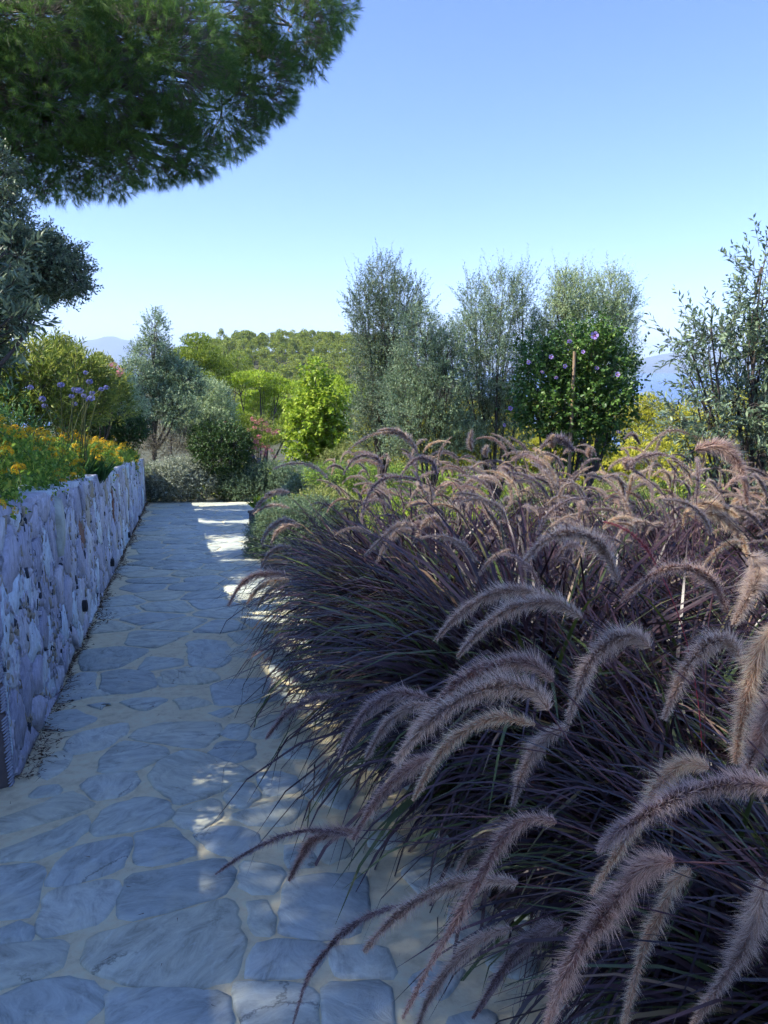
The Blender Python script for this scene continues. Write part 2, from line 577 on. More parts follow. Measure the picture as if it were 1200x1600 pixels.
def add_needles(mb, B, D, Lm, W, mat=0):
    n = len(B)
    Lm = np.broadcast_to(Lm, (n,))[:, None]
    S = perp(D) * (np.broadcast_to(W, (n,))[:, None] * 0.5)
    V = np.stack([B + S, B - S, B + D * Lm], 1).reshape(-1, 3)
    F = np.arange(n * 3).reshape(-1, 3)
    mb.add(V, F, mat)


def add_tube(mb, pts, rad, seg=6, mat=0, cap=False):
    pts = np.asarray(pts, float)
    n = len(pts)
    rad = np.broadcast_to(rad, (n,))
    T = unit(np.gradient(pts, axis=0))
    ref = np.array((0, 0, 1.0)) if abs(T[0][2]) < 0.9 else np.array((1.0, 0, 0))
    ang = np.arange(seg) / seg * 2 * np.pi
    rings = []
    for i in range(n):
        s = np.cross(T[i], ref)
        s /= max(np.linalg.norm(s), 1e-6)
        u = np.cross(s, T[i])
        ref = u if False else ref
        rings.append(pts[i] + rad[i] * (np.cos(ang)[:, None] * s + np.sin(ang)[:, None] * u))
    V = np.concatenate(rings)
    i = np.arange(n - 1)[:, None] * seg
    j = np.arange(seg)
    k = (j + 1) % seg
    F = np.stack([i + j, i + k, i + seg + k, i + seg + j], -1).reshape(-1, 4)
    mb.add(V, F, mat)
    if cap:
        c = np.concatenate([[pts[-1]], V[-seg:]])
        mb.add(c, np.stack([np.zeros(seg, int), 1 + j, 1 + k], -1), mat)


def add_sticks(mb, A, B, r, mat=0):
    """many thin three-sided twigs at once, A -> B"""
    D = unit(B - A)
    S = perp(D)
    U = np.cross(D, S)
    r = np.broadcast_to(r, (len(A),))[:, None]
    V = np.stack([A + S * r, A - S * r * .5 + U * r * .87, A - S * r * .5 - U * r * .87, B], 1).reshape(-1, 3)
    i = np.arange(len(A))[:, None] * 4
    F = np.concatenate([i + [0, 1, 3], i + [1, 2, 3], i + [2, 0, 3]], 1).reshape(-1, 3)
    mb.add(V, F, mat)


def curve(p0, p1, p2, n=8, p3=None):
    t = np.linspace(0, 1, n)[:, None]
    p0, p1, p2 = map(np.asarray, (p0, p1, p2))
    if p3 is None:
        return (1 - t) ** 2 * p0 + 2 * t * (1 - t) * p1 + t * t * p2
    return (1 - t) ** 3 * p0 + 3 * t * (1 - t) ** 2 * p1 + 3 * t * t * (1 - t) * p2 + t ** 3 * np.asarray(p3)


def in_ball(n, shell=0.5):
    d = unit(rng.normal(size=(n, 3)))
    r = rng.random(n) ** (1 / 3)
    r = shell + (1 - shell) * r if shell else r
    return d * r[:, None], d


def catmull(pts, n):
    pts = np.asarray(pts, float)
    m = len(pts)
    e = np.concatenate([[2 * pts[0] - pts[1]], pts, [2 * pts[-1] - pts[-2]]])
    out = []
    for t in np.linspace(0, m - 1, n):
        i = min(int(t), m - 2)
        f = t - i
        a, b, c, d = e[i], e[i + 1], e[i + 2], e[i + 3]
        out.append(0.5 * (2 * b + (c - a) * f + (2 * a - 5 * b + 4 * c - d) * f * f + (3 * b - a - 3 * c + d) * f ** 3))
    return np.array(out)


# ------------------------------------------------------------------ terrain, sea, mountains
def smooth(a, b, x):
    t = np.clip((x - a) / (b - a), 0, 1)
    return t * t * (3 - 2 * t)


def vnoise(x, y, s, seed=0):
    return (np.sin(x / s * 1.7 + seed) * np.cos(y / s * 1.3 + seed * 2.1) + 0.5 * np.sin(x / s * 3.9 + y / s * 2.7 + seed * 1.3)
            + 0.25 * np.cos(x / s * 7.1 - y / s * 6.3 + seed)) / 1.75


def H(x, y):
    """ground height away from the path"""
    x = np.asarray(x, float)
    y = np.asarray(y, float)
    z = -SLOPE * np.clip(y, -60, 26)
    z = z - 13.0 * smooth(24, 90, y) - 0.0 * x
    z = z - 30 * smooth(90, 600, y)
    right = smooth(10, 60, x - 0.1 * y)
    z = z + 6.5 * right * np.exp(-((y - 66) / 24.0) ** 2)
    z = z - 45 * smooth(110, 420, y) * right
    hill = np.exp(-((x + 25) / 62.0) ** 4 * 0.5) * np.exp(-((y - 330) / 95.0) ** 2)
    hill2 = np.exp(-((x + 90) / 60.0) ** 2) * np.exp(-((y - 430) / 90.0) ** 2)
    z = z + 32.5 * hill + 16 * hill2
    z = z + vnoise(x, y, 40) * 2.0 * smooth(60, 200, y)
    z = z - 60 * smooth(500, 900, np.hypot(x, y))
    return z


ys = np.concatenate([np.linspace(-60, 26, 44), np.linspace(28, 120, 40), np.linspace(125, 600, 90), np.linspace(620, 1000, 16)])
xs = np.concatenate([np.linspace(-1000, -220, 20), np.linspace(-210, 210, 120), np.linspace(220, 1000, 20)])
XX, YY = np.meshgrid(xs, ys)
ZZ = H(XX, YY) - 0.06
nx, ny = len(xs), len(ys)
i = (np.arange(ny - 1)[:, None] * nx + np.arange(nx - 1)).ravel()
mb = MB()
mb.add(np.stack([XX, YY, ZZ], -1).reshape(-1, 3), np.stack([i, i + 1, i + nx + 1, i + nx], -1))
ter = link('terrain', mb.mesh('terrain', M['terrain'], True))
tag(ter, 'wooded hillside falling away to the sea beyond the garden', kind='structure')

SEA = -80.0
m, nt, N, L = new_mat('sea_water')
pb = N.new('ShaderNodeBsdfPrincipled')
pb.inputs['Base Color'].default_value = (0.012, 0.06, 0.19, 1)
pb.inputs['Roughness'].default_value = 0.28
pb.inputs['IOR'].default_value = 1.33
tc = N.new('ShaderNodeTexCoord')
nz = N.new('ShaderNodeTexNoise')
nz.inputs['Scale'].default_value = 0.05
nz.inputs['Detail'].default_value = 8
L.new(tc.outputs['Object'], nz.inputs['Vector'])
bp = N.new('ShaderNodeBump')
bp.inputs['Strength'].default_value = 0.5
bp.inputs['Distance'].default_value = 3
L.new(nz.outputs['Fac'], bp.inputs['Height'])
L.new(bp.outputs[0], pb.inputs['Normal'])
out = N.new('ShaderNodeOutputMaterial')
L.new(pb.outputs[0], out.inputs[0])
M['sea'] = m
mb = MB()
g = np.linspace(-14000, 14000, 15)
GX, GY = np.meshgrid(g, g)
i = (np.arange(14)[:, None] * 15 + np.arange(14)).ravel()
mb.add(np.stack([GX, GY, np.full_like(GX, SEA)], -1).reshape(-1, 3), np.stack([i, i + 1, i + 16, i + 15], -1))
tag(link('sea', mb.mesh('sea', M['sea'])), 'calm blue sea in the gap between the trees', kind='structure')


def mountain(name, label, u0, u1, peak_v, Y, depth, seed, prof):
    """a ridge across pixels u0..u1, real depth, profile prof(t) in 0..1"""
    nxx, nyy = 70, 14
    V = []
    top = P(600, peak_v, Y)[2] - SEA
    for j in range(nyy):
        s = j / (nyy - 1)
        for i_ in range(nxx):
            t = i_ / (nxx - 1)
            x = ((u0 + (u1 - u0) * t) - 600) / 1200 / 0.9814 * Y
            hgt = top * prof(t) * math.sin(math.pi * min(1, max(0, s))) ** 0.8
            hgt *= 1 + 0.10 * float(vnoise(t * 40, s * 14, 3, seed)) * (1 - abs(2 * s - 1))
            V.append((x, Y + depth * (s - 0.5), SEA - 3 + hgt))
    i = (np.arange(nyy - 1)[:, None] * nxx + np.arange(nxx - 1)).ravel()
    mb = MB()
    mb.add(V, np.stack([i, i + 1, i + nxx + 1, i + nxx], -1))
    return tag(link(name, mb.mesh(name, M['mount'], True)), label, kind='structure')


mountain('mountain', 'hazy blue mountain across the bay at the left', 20, 300, 527, 8500, 2600, 1,
         lambda t: (0.55 + 0.45 * math.exp(-((t - 0.62) / 0.2) ** 2) - 0.12 * math.exp(-((t - 0.3) / 0.1) ** 2)) * smooth(0, 0.25, t) * smooth(0, 0.25, 1 - t))
mountain('headland', 'low hazy headland beyond the blue water', 700, 1500, 543, 6500, 1800, 4,
         lambda t: (0.8 + 0.2 * math.sin(t * 9 + 2.2) + 0.08 * math.sin(t * 31)) * smooth(0, 0.15, t) * smooth(0, 0.15, 1 - t))

# haze over the whole landscape
m, nt, N, L = new_mat('haze_air')
pv = N.new('ShaderNodeVolumePrincipled')
pv.inputs['Color'].default_value = (0.66, 0.82, 1.0, 1)
pv.inputs['Density'].default_value = 0.00012
pv.inputs['Anisotropy'].default_value = 0.0
out = N.new('ShaderNodeOutputMaterial')
L.new(pv.outputs[0], out.inputs['Volume'])
mb = MB()
hx, z0, z1 = 15000, -84, 330
mb.add([(-hx, -hx, z0), (hx, -hx, z0), (hx, hx, z0), (-hx, hx, z0), (-hx, -hx, z1), (hx, -hx, z1), (hx, hx, z1), (-hx, hx, z1)],
       [(0, 3, 2, 1), (4, 5, 6, 7), (0, 1, 5, 4), (1, 2, 6, 5), (2, 3, 7, 6), (3, 0, 4, 7)])
tag(link('haze', mb.mesh('haze', m)), 'pale summer haze over sea and hills', kind='stuff')


# ------------------------------------------------------------------ path
def voronoi(seeds, k=16, extra=None):
    """cell polygon of each seed inside its neighbours' bisectors"""
    seeds = np.asarray(seeds)
    cells = []
    for i_, s in enumerate(seeds):
        d = np.linalg.norm(seeds - s, axis=1)
        nb = np.argsort(d)[1:k + 1]
        poly = [s + np.array(c) * 1.2 for c in ((-1, -1), (1, -1), (1, 1), (-1, 1))]
        for j in nb:
            mid = (s + seeds[j]) / 2
            nrm = seeds[j] - s
            new = []
            for a in range(len(poly)):
                p, q = poly[a], poly[(a + 1) % len(poly)]
                dp, dq = (p - mid) @ nrm, (q - mid) @ nrm
                if dp <= 0:
                    new.append(p)
                if (dp < 0 < dq) or (dq < 0 < dp):
                    new.append(p + (q - p) * dp / (dp - dq))
            poly = new
            if len(poly) < 3:
                break
        cells.append(np.array(poly) if len(poly) >= 3 else None)
    return cells


def area(p):
    x, y = p[:, 0], p[:, 1]
    return 0.5 * np.sum(x * np.roll(y, -1) - y * np.roll(x, -1))


def outline(p, n=14, jit=0.01, rnd=0.3):
    """resample a polygon's edge evenly with rounded, slightly chipped corners"""
    if area(p) < 0:
        p = p[::-1]
    q = np.concatenate([p, p[:1]])
    seg = np.linalg.norm(np.diff(q, axis=0), axis=1)
    cum = np.concatenate([[0], np.cumsum(seg)])
    t = np.sort((np.arange(n) + rng.uniform(-.25, .25, n)) / n * cum[-1]) % cum[-1]
    t = np.sort(t)
    o = np.stack([np.interp(t, cum, q[:, 0]), np.interp(t, cum, q[:, 1])], 1)
    sm = (np.roll(o, 1, 0) + np.roll(o, -1, 0)) / 2
    o = o * (1 - rnd) + sm * rnd
    return o + rng.normal(0, jit, o.shape)


def outline2(p, step, jit, cut=0.16):
    """keep the corners (slightly cut), break the edges with small steps"""
    if area(p) < 0:
        p = p[::-1]
    o = []
    n = len(p)
    for a in range(n):
        q0, q1 = p[a], p[(a + 1) % n]
        ln = np.linalg.norm(q1 - q0)
        if ln < 1e-3:
            continue
        c = min(cut, .02 / ln + .05)
        k = max(1, int(round(ln / step)))
        for t_ in np.linspace(c, 1 - c, k + 1):
            o.append(q0 + (q1 - q0) * t_)
    o = np.array(o)
    return o + rng.normal(0, jit, o.shape)


def inside(poly, pt):
    c = False
    n = len(poly)
    for a in range(n):
        x1, y1 = poly[a]
        x2, y2 = poly[(a + 1) % n]
        if (y1 > pt[1]) != (y2 > pt[1]) and pt[0] < (x2 - x1) * (pt[1] - y1) / (y2 - y1) + x1:
            c = not c
    return c


traced = [
    [(310, 205), (325, 165), (380, 122), (440, 125), (525, 145), (515, 165), (420, 210), (330, 215)],
    [(410, 110), (430, 85), (500, 62), (680, 60), (690, 90), (640, 135), (600, 138)],
    [(690, 100), (715, 65), (780, 68), (765, 115)],
    [(470, 230), (500, 180), (580, 148), (640, 160), (760, 205), (790, 225), (700, 265), (600, 305), (555, 312), (500, 270)],
    [(700, 290), (735, 250), (790, 255), (812, 290), (760, 325), (725, 320)],
    [(545, 360), (570, 330), (650, 302), (685, 310), (690, 350), (620, 400), (560, 380)],
    [(425, 410), (500, 393), (550, 398), (610, 455), (600, 475), (500, 500), (430, 500)],
    [(610, 420), (665, 385), (740, 388), (800, 405), (815, 440), (760, 475), (690, 470)],
    [(385, 600), (400, 545), (680, 485), (730, 520), (720, 560), (690, 600), (440, 670), (380, 665)],
    [(755, 500), (800, 498), (888, 520), (860, 590), (780, 585), (750, 570)],
    [(270, 810), (300, 730), (480, 680), (725, 612), (740, 700), (762, 745), (730, 860), (600, 893), (420, 880), (280, 830)],
    [(770, 625), (830, 620), (855, 660), (850, 720), (790, 715)],
    [(880, 690), (890, 560), (1000, 540), (1140, 540), (1150, 640), (1110, 720), (970, 735), (885, 715)],
    [(150, 560), (190, 490), (240, 450), (400, 420), (405, 450), (370, 520), (190, 570)],
    [(115, 700), (150, 600), (200, 575), (360, 555), (365, 590), (320, 680), (150, 725)],
    [(-120, 500), (60, 440), (140, 410), (260, 352), (272, 395), (200, 450), (100, 490), (10, 490), (-60, 520)],
    [(-140, 420), (0, 360), (100, 325), (210, 280), (260, 295), (285, 320), (200, 355), (80, 388), (-60, 420)],
    [(-100, 560), (-10, 515), (90, 505), (138, 520), (100, 660), (0, 670), (-100, 660)],
    [(-140, 800), (0, 765), (150, 745), (195, 752), (190, 820), (100, 860), (0, 888), (-120, 900)],
    [(-60, 950), (120, 870), (230, 860), (330, 900), (310, 945), (240, 1010), (120, 1060), (-60, 1060)],
    [(350, 905), (520, 898), (700, 905), (712, 1000), (690, 1070), (380, 1070), (345, 1000)],
    [(735, 885), (760, 875), (920, 880), (980, 900), (985, 1040), (780, 1050)],
    [(775, 850), (800, 760), (870, 742), (1010, 755), (1000, 800), (960, 850), (800, 855)],
    [(1035, 800), (1040, 760), (1200, 760), (1230, 850), (1050, 850)],
    [(290, 390), (330, 330), (440, 295), (520, 310), (535, 350), (470, 385), (360, 405), (310, 410)],
    [(255, 260), (290, 230), (420, 215), (430, 250), (370, 290), (300, 300)],
    [(720, 350), (820, 320), (910, 300), (960, 310), (900, 380), (800, 380)],
    [(805, 225), (870, 215), (930, 235), (930, 275), (830, 285)],
    [(785, 90), (830, 40), (880, 35), (910, 60), (870, 105), (800, 108)],
    [(120, 225), (130, 180), (190, 150), (225, 165), (200, 205), (150, 235)],
    [(655, 160), (690, 120), (790, 122), (795, 165), (730, 185)],
    [(885, 450), (960, 440), (990, 500), (900, 512)],
    [(200, 135), (240, 95), (390, 62), (395, 92), (330, 140), (220, 158)],
    [(1010, 880), (1210, 880), (1230, 1040), (1020, 1040)],
    [(940, 560 - 150), (1060, 400), (1100, 470), (1020, 500)],
    [(0, 712), (60, 690), (95, 712), (90, 735), (0, 755), (-60, 745)],
    [(130, 40), (230, 20), (300, 50), (220, 85), (140, 80)],
    [(940, 240), (1030, 200), (1120, 240), (1080, 330), (960, 290)],
]
flat_stones = []
for poly in traced:
    flat_stones.append(np.array([G(a / 2, b / 2 + 1100)[:2] for a, b in poly]))
far_traced = [
    [(835, 870), (900, 855), (1000, 865), (1035, 900), (1030, 950), (980, 980), (850, 975)],
    [(620, 990), (660, 935), (810, 945), (815, 970), (640, 1000)],
    [(690, 1035), (830, 980), (860, 990), (800, 1060), (720, 1070)],
]
for poly in far_traced:
    flat_stones.append(np.array([G(a / 2.857, b / 2.857 + 700)[:2] for a, b in poly]))
special = {len(flat_stones) - 1: 'pale'}

# scattered cells for the rest of the paving
Y0V = G(300, 1108)[1]
seeds = []
tries = 0
while tries < 9000:
    tries += 1
    y = rng.uniform(Y0V - 0.9, 22.6)
    x = rng.uniform(wall_x(y) - 0.3, edge_x(y) + 0.75)
    dmin = 0.285 + 0.010 * y
    p = np.array((x, y))
    if all(np.linalg.norm((q - p) * np.array((1, 0.8))) > dmin for q in seeds):
        seeds.append(p)
cells = voronoi(seeds)
tr_far = flat_stones[len(traced):]
cell_stones = []
for s, c in zip(seeds, cells):
    if c is None:
        continue
    cen = c.mean(0)
    if cen[1] < Y0V + 0.22 or cen[1] > 22.0:
        continue
    if cen[0] < wall_x(cen[1]) + 0.05 or cen[0] > edge_x(cen[1]) + 0.35:
        continue
    if any(inside(t, cen) or np.min(np.linalg.norm(t - cen, axis=1)) < 0.16 for t in tr_far):
        continue
    c = cen + (c - cen) * (1 - 0.026 / np.sqrt(abs(area(c))) * rng.uniform(0.6, 1.6))
    # keep clear of the wall
    c[:, 0] = np.maximum(c[:, 0], wall_x(c[:, 1]) + 0.03)
    c[:, 1] = np.minimum(c[:, 1], 21.95)
    if abs(area(c)) > 0.02:
        cell_stones.append(c)
print('paving stones', len(flat_stones), len(cell_stones))

# mortar bed sheet (follows the slope)
mb = MB()
pv_ = []
NS = 60
for k in range(NS + 1):
    y = -1.0 + (22.0 + 1.0) * k / NS
    xl = wall_x(y) - 0.1 if y > 3.3 else (-4.0 if y < 3.1 else wall_x(y) - 0.1)
    xr = edge_x(max(y, -1)) + 0.35
    for j in range(5):
        pv_.append((xl + (xr - xl) * j / 4, y, gz(y)))
i = (np.arange(NS)[:, None] * 5 + np.arange(4)).ravel()
mb.add(pv_, np.stack([i, i + 1, i + 6, i + 5], -1))
# front edge thickness at the far end
path = link('path', mb.mesh('path', M['mortar']))
tag(path, 'sloping garden path of blue grey flagstones set in pale mortar', kind='structure')


def slab(poly, jit, n):
    """a flat stone: chipped outline, worn arris, slightly uneven top; returns mesh, centre"""
    o = outline2(poly, n, jit)
    cen = o.mean(0)
    top = 0.009 + rng.uniform(-.002, .004)
    tilt = rng.normal(0, 0.006, 2)
    c0 = o - cen
    r = np.sqrt(abs(area(o)) / 3.14)
    rings = [(1.0, -0.01), (1.0 - 0.006 / r, top * 0.6), (1.0 - 0.02 / r, top)]
    V, nn = [], len(o)
    for sc, z in rings:
        q = c0 * sc
        V += [(a, b, -SLOPE * b + z + (tilt[0] * a + tilt[1] * b if z > 0 else 0)) for a, b in q]
    V.append((0, 0, top + 0.001))
    j = np.arange(nn)
    k = (j + 1) % nn
    mbb = MB()
    F = np.concatenate([np.stack([a * nn + j, a * nn + k, (a + 1) * nn + k, (a + 1) * nn + j], -1) for a in range(2)])
    mbb.add(V, F)
    mbb.f.append((np.stack([2 * nn + j, 2 * nn + k, np.full(nn, 3 * nn)], -1), 0))
    return mbb, cen


# small stones that fill the gaps between the traced ones
near_st = [t for t in flat_stones]
for _ in range(2500):
    y = rng.uniform(1.2, Y0V + .35)
    x = rng.uniform(-2.6 if y < 3.1 else wall_x(y) + .1, edge_x(y) + .2)
    if y > 3.2 and x < wall_x(y) + .12:
        continue
    r_ = rng.uniform(.085, .21)
    p = np.array((x, y))
    ok = True
    for t in near_st:
        tt = np.concatenate([t, (t + np.roll(t, -1, 0)) / 2])
        if inside(t, p) or np.min(np.linalg.norm(tt - p, axis=1)) < r_ + .012:
            ok = False
            break
    if ok:
        a_ = np.sort(rng.uniform(0, 6.283, 7) * .3 + np.arange(7) / 7 * 6.283)
        st_ = np.stack([np.cos(a_) * r_ * rng.uniform(.85, 1.1, 7) + x, np.sin(a_) * r_ * rng.uniform(.8, 1.1, 7) + y], 1)
        near_st.append(st_)
fill = near_st[len(flat_stones):]
print('fill', len(fill))


def grow(t, k):
    c_ = t.mean(0)
    return c_ + (t - c_) * (1 + k / np.linalg.norm(t - c_, axis=1).mean())


all_st = [(grow(s, .022), 0.004, .07) for s in flat_stones] + [(s, 0.003, .08) for s in fill] + [(s, 0.005, .13) for s in cell_stones]
order = sorted(range(len(all_st)), key=lambda q: all_st[q][0][:, 1].mean())
rest = MB()
for rank, q in enumerate(order):
    s, jt, n = all_st[q]
    mbb, cen = slab(s, jt, n)
    if rank < 298:
        link('flagstone', mbb.mesh('flagstone', M['flag']), path, (cen[0], cen[1], gz(cen[1])))
    else:
        V = np.concatenate(mbb.v) + np.array((cen[0], cen[1], gz(cen[1])))
        base_n = rest.n
        rest.add(V, mbb.f[0][0])
        rest.f.append((mbb.f[1][0] + base_n, 0))
if rest.n:
    tag(link('paving', rest.mesh('paving', M['flag']), path), kind='stuff')

# planting soil right of the path
mb = MB()
pv_ = []
NS = 50
for k in range(NS + 1):
    y = -1 + 25 * k / NS
    for j in range(8):
        x0 = edge_x(y) + 0.10
        x = x0 + (9 * j / 7)
        pv_.append((x, y, gz(y) + 0.012 + 0.05 * min(1, j) + 0.03 * vnoise(x, y, 0.7)))
i = (np.arange(NS)[:, None] * 8 + np.arange(7)).ravel()
mb.add(pv_, np.stack([i, i + 1, i + 9, i + 8], -1))
tag(link('planting_bed', mb.mesh('planting_bed', M['soil'], True)), 'dark soil bed under the grasses right of the path', kind='structure')

# ------------------------------------------------------------------ wall
WALL_H = 1.26
WA = np.array((wall_x(3.24), 3.24))
WB = np.array((wall_x(21.9), 21.9))
wdir = (WB - WA) / np.linalg.norm(WB - WA)
wnor = np.array((wdir[1], -wdir[0]))           # towards the path
WLEN = np.linalg.norm(WB - WA)


def wp(s, h, o=0.0):
    q = WA + wdir * s + wnor * o
    return np.array((q[0], q[1], gz(q[1]) + h))


wall = thing('stone_wall', 'long retaining wall of lavender grey slate stones along the left of the path', 'wall', wp(0, 0))
wo = wp(0, 0)
mb = MB()
V = []
NS = 24
for k in range(NS + 1):
    s = WLEN * k / NS
    for (h, o) in ((-0.2, -0.03), (WALL_H - 0.02, -0.03), (WALL_H - 0.02, -0.42), (-0.2, -0.42)):
        V.append(wp(s, h, o) - wo)
i = np.arange(NS)[:, None] * 4
j = np.arange(4)
k = (j + 1) % 4
mb.add(V, np.stack([i + j, i + k, i + 4 + k, i + 4 + j], -1).reshape(-1, 4))
mb.f.append((np.array([(0, 3, 2, 1), (NS * 4, NS * 4 + 1, NS * 4 + 2, NS * 4 + 3)]), 0))
link('core', mb.mesh('core', M['wallcore']), wall)

wseeds = []
for _ in range(16000):
    s = rng.uniform(-0.2, WLEN + 0.2)
    h = rng.uniform(-0.05, WALL_H + 0.05)
    dm = 0.175 + 0.0085 * s
    big = rng.random() < 0.5
    p = np.array((s, h))
    if all(abs(q[0] - s) > 0.8 or np.hypot((q[0] - s) * 0.62, (q[1] - h) * (1.05 if s < 9 else 0.9)) > dm * (1.25 if (hash((round(q[0] * 3), round(q[1] * 3))) % 3 == 0) else .9) for q in wseeds):
        wseeds.append(p)
wcells = voronoi(wseeds)
nst = 0


def wall_rock(poly, thick, name, mat, parent=wall, n=10, asmesh=True, tiltk=0.02):
    o = outline2(poly, .11, 0.005)
    cen = o.mean(0)
    r = np.sqrt(abs(area(o)) / 3.14)
    tl = rng.normal(0, tiltk, 2)
    V = []
    for sc, off in ((1.0, -0.05), (1.0, thick * 0.35), (max(0.6, 1 - 0.009 / r), thick)):
        for a, b in (o - cen) * sc + cen:
            of = off + (tl[0] * (a - cen[0]) + tl[1] * (b - cen[1]) + rng.normal(0, 0.0025) if off > 0 else 0)
            V.append(wp(a, b, of))
    V.append(wp(cen[0], cen[1], thick + rng.uniform(-0.004, 0.008)))
    V = np.array(V)
    oc = wp(cen[0], cen[1], 0)
    nn = len(o)
    j = np.arange(nn)
    k = (j + 1) % nn
    F = np.concatenate([np.stack([a * nn + j, a * nn + k, (a + 1) * nn + k, (a + 1) * nn + j], -1) for a in range(2)])
    mbb = MB()
    mbb.add(V - oc, F)
    mbb.f.append((np.stack([2 * nn + j, 2 * nn + k, np.full(nn, 3 * nn)], -1), 0))
    if not asmesh:
        return mbb, oc
    return link(name, mbb.mesh(name, mat), parent, oc - wo)


extra = MB()
corners = []
# the drains and the odd-coloured stones seen in the photograph
pipes = []
for (u, v) in ((124, 947), (170, 879), (198, 836), (215, 809), (229, 789)):
    d = ray(u, v)
    a = d[0] / d[1]
    yy = -0.812 / (a + 0.278)
    yy = min(yy, 21.7)
    t = yy / d[1]
    zz = CZ + d[2] * t
    pipes.append(((yy - 3.24) / wdir[1], zz - gz(yy)))
special_px = {'rust': [(125, 838), (175, 812)], 'pale': [(85, 822)], 'dark': []}
specials = []
for kx, lst in special_px.items():
    for (u, v) in lst:
        d = ray(u, v)
        yy = -0.812 / (d[0] / d[1] + 0.278)
        zz = CZ + d[2] * yy / d[1]
        specials.append((kx, (yy - 3.24) / wdir[1], zz - gz(yy)))
for c in wcells:
    if c is None:
        continue
    c = np.stack([np.clip(c[:, 0], 0.0, WLEN), np.clip(c[:, 1], 0.0, WALL_H)], 1)
    ar = abs(area(c))
    if ar < 0.006:
        continue
    cen = c.mean(0)
    for p in c:
        if 0.02 < p[1] < WALL_H - 0.02:
            corners.append(p)
    gap = rng.uniform(0.006, 0.019)
    c = cen + (c - cen) * (1 - gap / np.sqrt(ar))
    mat = M['wallstone']
    q = rng.random()
    if q < 0.07:
        mat = M['walltan']
    if any(kx == 'rust' and inside(c, (s_, h_)) for kx, s_, h_ in specials):
        mat = M['wallrust']
    th = rng.uniform(0.008, 0.026)
    if nst < 285:
        wall_rock(c, th, 'stone', mat)
        nst += 1
    else:
        mbb, oc = wall_rock(c, th, 'stone', mat, asmesh=False)
        b0 = extra.n
        extra.add(np.concatenate(mbb.v) + oc - wo, mbb.f[0][0])
        extra.f.append((mbb.f[1][0] + b0, 0))
print('wall stones', nst, 'corners', len(corners))
if extra.n:
    tag(link('small_stones', extra.mesh('small_stones', M['wallstone']), wall), kind='stuff')
# slivers wedged in the joints
for key, frac in (('wallstone', 0.55), ('walltan', 0.22), ('walldark', 0.10)):
    ch = MB()
    for c in corners:
        for _ in range(7):
            if rng.random() > frac * 0.9:
                continue
            cc = c + rng.normal(0, 0.06, 2)
            if not (0.01 < cc[0] < WLEN - .01 and 0.02 < cc[1] < WALL_H - .02):
                continue
            a, b = rng.uniform(0.012, 0.04), rng.uniform(0.02, 0.07)
            rot = rng.normal(0, 0.6)
            ang = np.sort(rng.uniform(0, 6.28, 5))
            pp = np.stack([np.cos(ang) * a, np.sin(ang) * b], 1) @ np.array([[math.cos(rot), math.sin(rot)], [-math.sin(rot), math.cos(rot)]]) + cc
            o_ = rng.uniform(0.006, 0.027)
            V = [wp(x_, z_, -0.03) for x_, z_ in pp] + [wp(x_, z_, o_ * 0.8 + rng.normal(0, .004)) for x_, z_ in (pp - cc) * .85 + cc] + [wp(cc[0], cc[1], o_)]
            j = np.arange(5)
            k = (j + 1) % 5
            b0 = ch.n
            ch.add(np.array(V) - wo, np.stack([j, k, 5 + k, 5 + j], -1))
            ch.f.append((np.stack([5 + j, 5 + k, np.full(5, 10)], -1) + b0, 0))
    tag(link('stone_chips', ch.mesh('stone_chips', M[key]), wall), kind='stuff')
# coping: rough flat stones along the top
s = 0.0
while s < WLEN - 0.05:
    ln = rng.uniform(0.35, 0.7)
    e = min(WLEN, s + ln)
    c = np.array([(s + .008, -0.36), (e - .008, -0.36), (e - .008, 0.012), (s + .008, 0.010)])
    c[:, 1] += rng.normal(0, 0.008, 4)
    th = rng.uniform(0.018, 0.024)
    V = []
    for (dz, sc) in ((-0.02, 1.0), (th - .005, 1.0), (th, 0.97)):
        for a, b in (c - c.mean(0)) * sc + c.mean(0):
            V.append(wp(a, WALL_H + dz + rng.normal(0, .0015), b))
    oc = wp(s, WALL_H, 0)
    mbb = MB()
    j = np.arange(4)
    k = (j + 1) % 4
    mbb.add(np.array(V) - oc, np.concatenate([np.stack([a * 4 + j, a * 4 + k, (a + 1) * 4 + k, (a + 1) * 4 + j], -1) for a in range(2)] + [np.array([[8, 9, 10, 11]])]))
    link('coping_stone', mbb.mesh('coping_stone', M['wallstone']), wall, oc - wo)
    s = e
# weep pipes
for (s_, h_) in pipes:
    mbb = MB()
    for (r0, r1, o0, o1) in ((0.05, 0.05, -0.02, 0.06), (0.05, 0.038, 0.06, 0.06), (0.038, 0.038, 0.06, 0.0), (0.038, 0.0, 0.0, 0.0)):
        j = np.arange(12)
        a = j / 12 * 6.283
        V = [wp(s_ + math.cos(t_) * r0, h_ + math.sin(t_) * r0, o0) for t_ in a] + [wp(s_ + math.cos(t_) * max(r1, 1e-4), h_ + math.sin(t_) * max(r1, 1e-4), o1) for t_ in a]
        k = (j + 1) % 12
        mbb.add(np.array(V) - wo, np.stack([j, k, 12 + k, 12 + j], -1))
    link('drain_pipe', mbb.mesh('drain_pipe', M['black']), wall)
# one long white upright stone near the corner
for kx, s_, h_ in specials:
    if kx == 'pale':
        pp = np.array([(s_ - .10, h_ - .15), (s_ - .03, h_ - .22), (s_ + .07, h_ - .16), (s_ + .10, h_ + .05), (s_ + .01, h_ + .22), (s_ - .09, h_ + .1)])
        pp[:, 1] = np.minimum(pp[:, 1], WALL_H - 0.01)
        tag(wall_rock(pp, 0.055, 'stone', M['flag'], n=12), 'pale upright pointed stone under the wall top')

